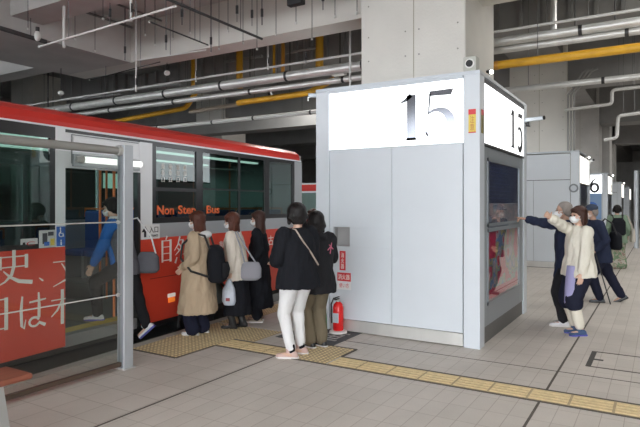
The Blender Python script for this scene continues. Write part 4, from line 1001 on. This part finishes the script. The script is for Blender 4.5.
    def torso(s, b, zlo, g=.02, hem=None, pl=0, am=0, neck=True):
        """rings from hem height zlo up to the collar"""
        h, c = s.hip, s.ch; w = s.wide; m = 1.12 if s.male else 1.0
        def ctr(z): u = (z-h.z)/(c.z-h.z); u = max(0, min(1, u)); return h.lerp(c, u) if z > h.z else h
        def ax(z):
            tb = [(0, .13, .165), (h.z, .100, .158), (h.z+.17, .088*m, .132*m), (h.z+.33, .103, .150*m), (c.z, .088, .155*m), (c.z+.045, .062, .095)]
            for a, q in zip(tb[:-1], tb[1:]):
                if z <= q[0]: u = (z-a[0])/(q[0]-a[0]); return (a[1]+(q[1]-a[1])*u)*w, (a[2]+(q[2]-a[2])*u)*w
            return .055, .085
        hem = hem or (0, 0); R = []; n = 9
        for i in range(n+1):
            z = zlo+(c.z+.045-zlo)*i/n; a, q = ax(z); p = ctr(z); u = 1-i/n
            if i < n-1: R.append((p.x, p.y, z, a+g+hem[0]*u**1.3, q+g+hem[1]*u**1.3, pl, am*u))
            else: R.append((p.x, p.y, z, a+g*.7, q+g*.7))
        R.append((s.neck.x, s.neck.y, s.neck.z+.01, .055+g*.3, .062+g*.3)); b.loft(R, 40)
    def sleeves(s, b, g=.014, upto=1.0, which=(0, 1), flare=0):
        m = 1.12 if s.male else 1.0
        for i in which:
            sh, e, wr, hd = s.arms[i]; b.ell(sh-Vector((0, 0, .01)), .062*m+g*.6)
            if upto > .5:
                b.cap(sh, e, .052*m+g, .043*m+g, 14); b.cap(e, e.lerp(wr, (upto-.5)*2), .042*m+g, .033+g+flare, 14)
            else: b.cap(sh, sh.lerp(e, upto*2), .055*m+g, .052*m+g+flare, 14)
    def trousers(s, name, m, g=.018, hem=.02, upto=.97, flare=.0, part_top=.06):
        def f(b):
            h = s.hip; w = s.wide
            b.loft([(h.x, h.y, h.z-.10, .085*w+g, .135*w+g), (h.x, h.y, h.z, .100*w+g*.6, .158*w+g*.6), (h.x, h.y, h.z+part_top+.04, .088*w+g*.5, .135*w+g*.5)], 28)
            for a, k, n, fp in s.legs:
                e = k.lerp(n, upto); b.cap(a-Vector((0, 0, .02)), k, .085*w+g, .056+g*1.1, 16); b.cap(k, e, .056+g*1.1, .040+g+flare, 16)
        return s.part(name, m, f, .010, 3)
    def shoes(s, m, sole=None, high=0, long=1.0):
        for i, (a, k, n, fp) in enumerate(s.legs):
            r = math.radians(fp); M = Matrix.Translation(n) @ Matrix.Rotation(s.fyaw, 4, 'Z') @ Matrix.Rotation(r, 4, 'Y')
            P = lambda *p: M @ Vector(p)
            def f(b):
                b.cap(P(-.035, 0, -.035), P(.10*long, 0, -.048), .038, .030, 14); b.ell(P(.125*long, 0, -.050), (.045, .042, .024), M.to_3x3()); b.cap(P(-.02, 0, -.03), P(.02, 0, .015), .038, .040, 12); b.ell(P(-.045, 0, -.045), (.032, .034, .034), M.to_3x3())
                if high: b.cap(P(-.005, 0, 0), n+(k-n).normalized()*high, .048, .055, 14)
            o = s.part('shoe', m, f, .008, 2)
            if sole:
                q = MB(); pts = [(-.085, 0), (-.075, .028), (-.03, .034), (.03, .032), (.09*long, .042), (.14*long, .036), (.17*long, 0)]; pts = pts+[(x, -y) for x, y in pts[-2:0:-1]]
                q.prism([P(x, y, -.078) for x, y in pts], M.to_3x3() @ Vector((0, 0, 1)), .022); so = q.build('sole', sole, o); so.data.transform(s.S)
    def world(s, p):
        return Matrix.Translation(s.t.location) @ Matrix.Rotation(s.t.rotation_euler.z, 4, 'Z') @ (s.S @ Vector(p))

C_BEIGE = cloth('coat_beige', (.47, .365, .255)); C_CREAM = cloth('jacket_cream', (.66, .60, .52)); C_BLACK = cloth('cloth_black', (.014, .015, .019)); C_BLACK2 = cloth('cloth_charcoal', (.022, .022, .025))
C_WHITE = cloth('trousers_white', (.76, .76, .76)); C_OLIVE = cloth('trousers_olive', (.17, .14, .095)); C_NAVY = cloth('coat_navy', (.025, .032, .062)); C_NAVY2 = cloth('trousers_navy', (.018, .02, .038))
C_LILAC = cloth('panel_lilac', (.33, .32, .52)); C_IVORY = cloth('blouse_ivory', (.70, .67, .58)); C_BLUE = cloth('jacket_blue', (.035, .14, .42)); C_GREY = cloth('jacket_grey', (.13, .13, .15))
SH_WHITE = mat('shoe_white', (.72, .72, .74), .5); SH_PINK = mat('shoe_pink', (.60, .42, .37), .6); SH_BLACK = mat('shoe_black', (.02, .02, .02), .4); SH_NAVY = mat('shoe_navy', (.05, .09, .19), .6); SH_GREY = mat('shoe_grey', (.10, .11, .12), .6)
SOLEW = mat('sole_white', (.74, .72, .70), .6); SOLEB = mat('sole_blue', (.10, .10, .42), .6)

# --- passenger boarding at the door (seen through the glass screen)
p = Person('person in blue and grey jacket and white mask stepping up into the bus', (-5.55, 4.62), (-.86, -.50), 1.62, .07, feet=((.33, .08, (zfloor-.25-.07)/1.01), (-.22, -.07, -.05)), toe=(0, 42), hands=((.34, .20, .84), (-.04, -.20, .86)), elb=((-1, .4, -.2), (-1, -.3, 0)), chest=(.13, 0), pitch=12, male=True, hip_z=.86)
p.trousers('trousers', C_BLACK2); p.part('jacket', C_GREY, lambda b: (p.torso(b, .72, .026, (.01, .01)), p.sleeves(b, .016, .9, (1,)))); p.part('jacket_sleeve', C_BLUE, lambda b: (p.sleeves(b, .018, .94, (0,)), b.loft([(p.ch.x*.5+.045, .07, .80, .06, .09), (p.ch.x+.05, .06, 1.12, .055, .09)], 16)))
p.part('collar', SH_WHITE, lambda b: b.loft([(p.neck.x, 0, p.neck.z-.03, .085, .09), (p.neck.x-.005, 0, p.neck.z+.035, .068, .072)], 20), .008); p.hair(HAIRK); p.mask(); p.shoes(SH_WHITE, SOLEB)
def strap_tube(pp, pts, m, r=.008, name='strap', parent=None, par_inv=None):
    return [pp.world(q) for q in pts]
def bag_thing(name, label, loc, rz=0): return thing(name, label, 'bag', loc, rz)
w = p.world((-.22, -.07, .86)); t = bag_thing('shoulder_bag', 'dark bag on the hip of the passenger stepping into the bus', w, p.t.rotation_euler.z)
MB().loft([(0, 0, -.14, .11, .06), (0, 0, -.10, .15, .08), (0, 0, .06, .14, .075), (0, 0, .12, .09, .04)], 20).organic('bag_body', C_GREY, t, .012, 2)
MB().tube([(-.10, 0, .10), (-.06, .04, .30), (.10, .08, .54), (.24, .16, .50)], .010, 6).build('strap', MASK, t)

# --- woman in beige trench coat
W2 = fl(199, 335)
p = Person('person with auburn hair and white mask in a long beige trench coat facing the bus', (W2.x-.05, W2.y+.03), (-.90, -.43), 1.53, 0, feet=((.04, .08, 0), (-.05, -.08, 0)), hands=((.13, .19, .90), (.10, -.20, .88)), elb=((-1, .5, 0), (-1, -.5, 0)), pitch=8, wide=1.16)
p.trousers('trousers', C_NAVY2, .03, flare=.03)
p.part('trench_coat', C_BEIGE, lambda b: (p.torso(b, .30, .045, (.085, .06), 7, .035), p.sleeves(b, .026, .96)), it=3)
p.part('collar', MASK, lambda b: (b.loft([(p.neck.x-.02, 0, p.neck.z-.06, .10, .105), (p.neck.x-.01, 0, p.neck.z+.03, .07, .075)], 20), b.ell((p.neck.x-.10, 0, p.neck.z-.045), (.085, .135, .055)), b.ell((p.neck.x+.05, 0, p.neck.z-.07), (.07, .10, .04))), .009)
bt = MB()
for k in range(4):
    z_ = 1.14-k*.14; bt.tube([(p.hip.x+.135+.012*k, .05, z_), (p.hip.x+.15+.014*k, .052, z_)], .012, 8)
o = bt.build('buttons', BLACK, p.t); o.data.transform(p.S)
for a in p.arms: p.part('cuff_strap', cloth('coat_beige_dark', (.33, .25, .17)), lambda b: b.cap(a[1].lerp(a[2], .80), a[1].lerp(a[2], .86), .061, .061), .009, 1)
p.hair(HAIRB, .19, 1.12); p.mask(); p.shoes(SH_WHITE, SOLEW, long=.9)
w = p.world((-.26, .04, .97)); t = bag_thing('backpack', 'large black backpack hanging off the trench coat shoulder', w, p.t.rotation_euler.z)
MB().loft([(-.02, 0, -.26, .08, .12), (-.02, 0, -.22, .12, .15), (0, 0, .0, .115, .15), (.0, 0, .16, .09, .13), (.02, 0, .21, .05, .09)], 24).organic('pack', C_BLACK, t, .012, 3)
MB().loft([(-.12, 0, -.20, .03, .10), (-.13, 0, -.10, .045, .11), (-.12, 0, -.01, .03, .10)], 18).organic('front_pocket', C_BLACK2, t, .010, 2)
for sd in (1, -1): MB().tube([(.05, sd*.10, .16), (.11, sd*.12, .33), (.24, sd*.125, .36), (.385, sd*.14, .22), (.405, sd*.15, .05), (.25, sd*.22, -.10), (.05, sd*.13, -.18)], .014, 8).build('strap', BLACK, t, smooth=True)

# --- woman in cream jacket
W3 = fl(245, 328)
p = Person('person in short cream jacket over black skirt and ankle boots, carrying a plastic bag', (W3.x-.09, W3.y-.05), (-.90, -.43), 1.51, 0, feet=((.05, .07, 0), (-.06, -.07, 0)), hands=((.03, .22, .74), (.03, -.22, .76)), pitch=6, chest=(.05, 0), wide=1.14, fingers=('grip', 'relax'))
p.part('skirt', C_BLACK, lambda b: b.loft([(p.hip.x, 0, .20, .20, .21, 8, .05), (p.hip.x, 0, .45, .175, .19, 8, .04), (p.hip.x, 0, .72, .14, .18), (p.hip.x, 0, .92, .10, .14)], 40))
p.part('top', C_BLACK2, lambda b: p.torso(b, .86, .012), it=2)
p.part('jacket', C_CREAM, lambda b: (p.torso(b, .70, .030, (.03, .03)), p.sleeves(b, .022, .92)))
bt = MB()
for k in range(5): bt.tube([(p.hip.x+.120+.006*k, -.03, 1.22-k*.09), (p.hip.x+.150+.008*k, -.03, 1.22-k*.09)], .011, 8)
o = bt.build('buttons', BLACK, p.t); o.data.transform(p.S)
p.part('front_opening', C_BLACK2, lambda b: b.loft([(p.hip.x+.10, .04, .68, .078, .06), (p.hip.x+.09, .03, 1.0, .066, .045), (p.hip.x+.085, .0, 1.24, .046, .03)], 16), .009, 2)
p.hair(HAIRB, .20, 1.14); p.mask(); p.shoes(SH_BLACK, high=.16)
w = p.world((-.20, .13, .84)); t = bag_thing('shoulder_bag', 'grey slouchy shoulder bag behind the cream jacket', w, p.t.rotation_euler.z)
MB().loft([(0, 0, -.14, .11, .05), (0, 0, -.10, .16, .08), (-.01, 0, .02, .155, .07), (-.03, 0, .10, .10, .04)], 22).organic('bag_body', cloth('bag_grey', (.30, .30, .33)), t, .011, 3)
MB().tube([(.06, .0, .08), (.10, .03, .28), (.18, .04, .49), (.16, .0, .50), (.05, -.04, .28), (-.08, -.0, .10)], .011, 8).build('strap', MATS['bag_grey'], t, smooth=True)
w = p.world((.05, .245, .63)); t = bag_thing('plastic_bag', 'pale plastic shopping bag hanging from a hand beside the black skirt', w, p.t.rotation_euler.z)
PLA = mat('plastic_pale', (.42, .46, .52), .35, var=.25, vscale=9)
MB().loft([(0, 0, -.25, .07, .04), (0, 0, -.20, .095, .055, 5, .08), (0, 0, -.05, .085, .05, 5, .1), (0, 0, .05, .04, .03), (0, 0, .09, .015, .015)], 24).organic('bag_body', PLA, t, .010, 2)
MB().box(-.02, .03, .045, .062, -.19, -.15).build('print', mat('print_dark_red', (.25, .03, .04), .5), t)

# --- woman in black coat behind
W4 = fl(258, 325)
p = Person('person with long brown hair in a long black coat behind the cream jacket', (W4.x-.14, W4.y+.20), (-.90, -.43), 1.53, 0, hands=((.08, .2, .86), (.08, -.2, .86)), pitch=4)
p.trousers('trousers', C_BLACK, .03); p.part('coat', C_BLACK, lambda b: (p.torso(b, .22, .035, (.05, .05), 6, .04), p.sleeves(b, .02, .95)))
p.hair(HAIRD, .30, 1.06); p.mask(); p.shoes(mat('shoe_tan', (.28, .22, .17), .6), SOLEW)

# --- person in black blouse and white trousers
W5 = fl(301, 357)
p = Person('person seen from behind in black blouse, cropped white trousers and pink sneakers', (W5.x-.045, W5.y+.0), (-.93, .36), 1.62, 0, feet=((-.02, .095, 0), (.06, -.09, 0)), hands=((.25, .15, 1.00), (.22, -.12, .96)), elb=((-.5, .5, -1), (-.5, -.5, -1)), pitch=14, yaw=-22, wide=1.12, fyaw=42)
p.trousers('trousers', C_WHITE, .014, upto=.90); p.part('blouse', C_BLACK, lambda b: (p.torso(b, .74, .034, (.05, .05), 9, .05), p.sleeves(b, .038, .52, flare=.02)))
p.hair(HAIRK, .10, 1.24); p.mask(); p.shoes(SH_PINK, SOLEW)
for a, k, n, fp in p.legs: p.part('sock', C_BLACK, lambda b: b.cap(n, n+Vector((0, 0, .05)), .042, .042), .009, 1)
def sash(pp, m, label, name='shoulder_bag', flip=1):
    """thin strap over one shoulder with a small pouch in front"""
    t = thing(name, label, 'bag', pp.world((.17, flip*.16, .98)), pp.t.rotation_euler.z)
    inv = Matrix.Translation(-Vector((.17, flip*.16, .98))*pp.k) @ pp.S
    c = pp.ch; P_ = [(-.145, flip*.17, .98), (-.160, flip*.06, 1.12), (-.145, -flip*.04, 1.25), (-.085, -flip*.085, 1.362), (.02, -flip*.085, 1.372), (.12, -flip*.04, 1.27), (.165, flip*.05, 1.12), (.16, flip*.14, 1.0)]
    MB().tube([inv @ (Vector(q)+Vector((c.x, c.y, 0))) for q in P_], .009, 8).build('strap', m, t, smooth=True)
    MB().box(-.03, .03, -.09, .09, -.16, .02).build('pouch', m, t, bevel=.02)
    return t
sash(p, mat('strap_tan', (.42, .35, .30), .6), 'thin tan strap and pouch slung across the back of the black blouse', flip=-1)

# --- person in black jacket and olive trousers
W6 = fl(326, 348)
p = Person('person in black hooded jacket and olive trousers waiting beside the white trousers', (W6.x-.12, W6.y-.02), (-.82, .57), 1.53, 0, feet=((.0, .075, 0), (.0, -.075, 0)), hands=((.22, .08, .98), (.22, -.08, .98)), elb=((-.4, 1, -.3), (-.4, -1, -.3)), pitch=10, yaw=-10, wide=1.15, fyaw=25)
p.trousers('trousers', C_OLIVE, .024, upto=.96, flare=.01); p.part('jacket', C_BLACK2, lambda b: (p.torso(b, .66, .045, (.02, .02)), p.sleeves(b, .032, .9), b.ell((p.neck.x-.09, 0, p.neck.z-.03), (.07, .10, .06))))
o = MB()
for a, b, c, d in ((.02, 1.18, .06, 1.22), (.04, 1.24, .09, 1.19), (.05, 1.14, .07, 1.26)): o.cap((-.165, -a-.06, b), (-.160, -c-.06, d), .006, .006, 6)
q = o.build('back_print', mat('print_pink', (.55, .12, .20), .5), p.t); q.data.transform(p.S)
o = MB()
for a, k, n, fp in p.legs[1:]: o.tube([k.lerp(a, .6)+Vector((-.03, -.095, 0)), k+Vector((-.02, -.078, 0)), n.lerp(k, .1)+Vector((-.01, -.068, 0))], .010, 6)
q = o.build('side_stripe', mat('stripe_green', (.03, .16, .05), .6), p.t); q.data.transform(p.S)
p.hair(HAIRK, .14, 1.22); p.mask(); p.shoes(SH_BLACK, SOLEW)

# --- face seen behind the two, by the kiosk edge
c = atY(313, 212, 7.9)
p = Person('person in mask mostly hidden behind the black jacket, only the face showing', (c.x, 7.9), (-.1, -1), 1.55, 0)
p.trousers('trousers', C_NAVY2); p.part('jacket', C_BLACK2, lambda b: (p.torso(b, .75, .03), p.sleeves(b, .02, .9))); p.hair(HAIRD, .08); p.mask(); p.shoes(SH_BLACK)

# --- pointing man
def local(pp_pos, face, H, wp, z=0):
    a = math.atan2(face[1], face[0]); v = Matrix.Rotation(-a, 4, 'Z') @ (Vector(wp)-Vector((pp_pos[0], pp_pos[1], z))); return v/(H/1.6)
pos = (-1.08, 8.25); fc = (-.96, -.28); H_ = 1.66
tgt = local(pos, fc, H_, (-1.50, 7.86, 1.44))
tip = local(pos, fc, H_, atX(519, 218, -1.62))
p = Person('balding person in mask and navy coat pointing with a straight arm at the kiosk poster', pos, fc, H_, 0, feet=((.06, .09, 0), (-.02, -.09, 0)), hands=(tuple(tip), (.05, -.24, .76)), elb=((0, .2, -1), (-1, -.3, 0)), male=True, skin=SKIN2, fingers=('point', 'relax'), chest=(.02, 0), yaw=5)
p.trousers('trousers', C_BLACK2); p.part('coat', C_NAVY, lambda b: (p.torso(b, .62, .032, (.02, .02)), p.sleeves(b, .018, .95)))
p.hair(HAIRG, 0, .97, fringe=False); p.mask(); p.shoes(SH_WHITE, SOLEW)

# --- pointing woman
pos = (-.875, 7.77); fc = (-.80, -.60); H_ = 1.60
tip = local(pos, fc, H_, ray(548)*6.95+Vector((0, 0, zat(216, 6.95))))
p = Person('person in ivory blouse and navy trousers with lilac panel, one open hand raised', pos, fc, H_, 0, feet=((.03, .085, 0), (.0, -.085, 0)), hands=((.09, .21, .80), tuple(tip)), elb=((-1, .3, 0), (0, -.2, -1)), yaw=12, wide=1.14, fingers=('relax', 'open'))
wd = cloth('trousers_navy_wide', (.017, .019, .035))
p.trousers('trousers', wd, .040, upto=.12, flare=.03)
p.part('lilac_panel', C_LILAC, lambda b: b.loft([(.13, .075, .40, .10, .105), (.125, .075, .60, .096, .105), (.105, .06, .88, .08, .095)], 20), .010, 2)
p.part('leggings', cloth('cloth_ivory', (.70, .66, .56)), lambda b: [b.cap(k.lerp(n, .10), k.lerp(n, .84), .072, .064, 16) for a, k, n, fp in p.legs], .010, 2)
p.part('blouse', C_IVORY, lambda b: (p.torso(b, .74, .028, (.045, .045), 7, .05), p.sleeves(b, .026, .92)))
p.hair(HAIRD, .13, 1.06); p.mask(); p.shoes(SH_NAVY, SOLEB, long=.9)

# --- striding man with cap
W = fl(603, 303)
pos = (W.x-.05, W.y+.10)
p = Person('person in navy jacket and dark cap striding left with a cane', pos, (-.86, -.40), 1.64, 0, feet=((.03, .07, 0), (-.36, -.06, .02)), toe=(0, 25), hands=((.16, .22, .86), (-.16, -.22, .80)), elb=((-1, .4, 0), (-1, -.4, 0)), chest=(.09, 0), male=True, skin=SKIN2, pitch=6, yaw=15, hip_z=.82, wide=1.12, fingers=('grip', 'grip'))
p.trousers('trousers', C_NAVY2, .026); p.part('jacket', C_NAVY, lambda b: (p.torso(b, .66, .036, (.02, .02)), p.sleeves(b, .022, .92))); p.hair(HAIRG, 0, .98, fringe=False); p.mask(mat('mask_pink', (.62, .50, .46), .8)); p.shoes(SH_GREY, SH_BLACK)
R = p.HR; p.part('cap', cloth('cap_navy', (.05, .065, .10)), lambda b: (b.ell(R @ Vector((-.012, 0, .065)), (.108, .094, .070), R.to_3x3()), b.ell(R @ Vector((.12, 0, .048)), (.065, .068, .012), R.to_3x3())), .008, 2)
w = p.world((-.22, .05, 1.02)); t = bag_thing('messenger_bag', 'black bag on the back of the striding person with a cap', w, p.t.rotation_euler.z)
MB().loft([(0, 0, -.16, .06, .13), (0, 0, -.12, .09, .17), (0, 0, .08, .085, .16), (0.02, 0, .14, .05, .11)], 20).organic('bag_body', C_BLACK, t, .012, 3)
MB().tube([(.03, .12, .10), (.10, .13, .28), (.22, .14, .36), (.33, .10, .22)], .014, 8).build('strap', BLACK, t)
w = p.world(p.arms[1][3]-Vector((0, 0, .06))); t = bag_thing('paper_bag', 'grey carrier bag held low behind the striding person', w, p.t.rotation_euler.z)
MB().add([(-.03, -.14, -.34), (.05, -.14, -.34), (.05, .08, -.34), (-.03, .08, -.34), (-.02, -.16, -.04), (.03, -.16, -.04), (.03, .10, -.04), (-.02, .10, -.04)], [(0,3,2,1),(4,5,6,7),(0,1,5,4),(1,2,6,5),(2,3,7,6),(3,0,4,7)]).build('bag_body', mat('paper_grey', (.33, .34, .38), .7), t)
MB().tube([(0, -.10, -.05), (0, -.05, .03), (0, .0, .03), (0, .05, -.05)], .006, 6).build('handle', mat('paper_grey', (.33, .34, .38), .7), t)
w = p.world(p.arms[0][3]); w = Vector((w.x, w.y, 0)); t = thing('walking_cane', 'thin dark walking cane reaching the floor beside the striding person', 'cane', w)
MB().tube([(.22, .1, .0), (.02, 0, .78)], .010, 8).build('shaft', DARKM, t); MB().tube([(.02, 0, .78), (.0, 0, .83), (-.05, 0, .84)], .013, 8).build('handle', BLACK, t)

# --- far woman with black backpack
W = Vector((-.86, 15.3, 0)); c = ray(617.5); d = 14.3; W = c*d
p = Person('distant person with dark hair, patterned trousers and a black backpack, back to the viewer', (W.x, W.y), (-.25, .97), 1.60, 0, hands=((.1, .24, .84), (.1, -.26, .84)), chest=(.03, 0), wide=1.05)
FLO = noise_poster('floral_print', [(.35, .32, .25), (.16, .24, .14), (.42, .38, .33), (.28, .20, .16)], 14, 2, .8)
p.trousers('trousers', FLO, .045, flare=.05); p.part('jacket', cloth('jacket_green_grey', (.22, .30, .22)), lambda b: (p.torso(b, .66, .03, (.04, .04)), p.sleeves(b, .02, .9))); p.hair(HAIRK, .05, 1.06); p.mask(); p.shoes(SH_BLACK)
w = p.world((-.22, .02, 1.10)); t = bag_thing('backpack', 'black backpack on the distant person walking away', w, p.t.rotation_euler.z)
MB().loft([(0, 0, -.24, .07, .13), (0, 0, -.20, .10, .17), (0, 0, .10, .09, .16), (.02, 0, .20, .05, .10)], 20).organic('pack', C_BLACK, t, .014, 3)
for sd in (1, -1): MB().tube([(.04, sd*.10, .16), (.10, sd*.12, .27), (.22, sd*.12, .27), (.34, sd*.12, .12)], .014, 8).build('strap', BLACK, t)
w = p.world((-.02, -.34, .86)); t = bag_thing('tote_bag', 'pale tote bag on the right shoulder of the distant person', w, p.t.rotation_euler.z)
MB().loft([(0, 0, -.18, .13, .05), (0, 0, -.14, .16, .065), (0, 0, .12, .15, .05), (0, 0, .16, .14, .03)], 20).organic('bag_body', cloth('tote_pale', (.60, .56, .50)), t, .012, 2)
for sd in (1, -1): MB().tube([(sd*.08, 0, .15), (sd*.05, .06, .35), (0, .12, .50)], .010, 6).build('handle', C_CREAM, t)

# ================================================================== LIGHT
w = bpy.data.worlds.new('sky'); SC.world = w; w.use_nodes = True; nt = w.node_tree; bg = nt.nodes['Background']
bg.inputs['Color'].default_value = (.93, .96, 1.0, 1); bg.inputs['Strength'].default_value = 4.8
def area(name, loc, sx, sy, power, col=(1, .98, .94), rot=(0, 0, 0)):
    l = bpy.data.lights.new(name, 'AREA'); l.shape = 'RECTANGLE'; l.size = sx; l.size_y = sy; l.energy = power; l.color = col
    o = bpy.data.objects.new(name, l); COL.objects.link(o); o.location = loc; o.rotation_euler = rot; return o

# ceiling lights added to brighten the platform and the recess
for i, (lx, ly) in enumerate(((1.4, 2), (1.4, 9), (1.4, 14), (1.4, 20), (1.4, 28), (1.4, 38), (-8.0, 13), (-8.0, 23), (-8.0, 32))):
    zc_ = 5.05 if ly < 7 else 5.4
    area('added_fill_light', (lx, ly, zc_-.06), .35, 2.6, 75 if lx > 0 else 150)
    tl = thing('ceiling_light', 'long ceiling light added to brighten the platform', 'light', (lx, ly, zc_), group='added ceiling lights')
    MB().box(-.2, .2, -1.35, 1.35, 0, .10).build('housing', WHITE, tl); MB().tube([(0, 0, .1), (0, 0, (5.15 if ly < 7 else 6.6)-zc_)], .012, 6).build('stem', DARKM, tl)
# camera
cam = bpy.data.cameras.new('camera'); co = bpy.data.objects.new('camera', cam); COL.objects.link(co)
co.location = (0, 0, EYE); co.rotation_euler = (PI/2, 0, YAW); cam.sensor_width = 36; cam.lens = F/640*36
cam.shift_y = -(213.5-HOR)/640; cam.clip_start = .05; cam.clip_end = 300
SC.camera = co
SC.view_settings.view_transform = 'Standard'; SC.view_settings.look = 'None'; SC.view_settings.gamma = 1; SC.view_settings.use_curve_mapping = False
SC.view_settings.exposure = 0.75
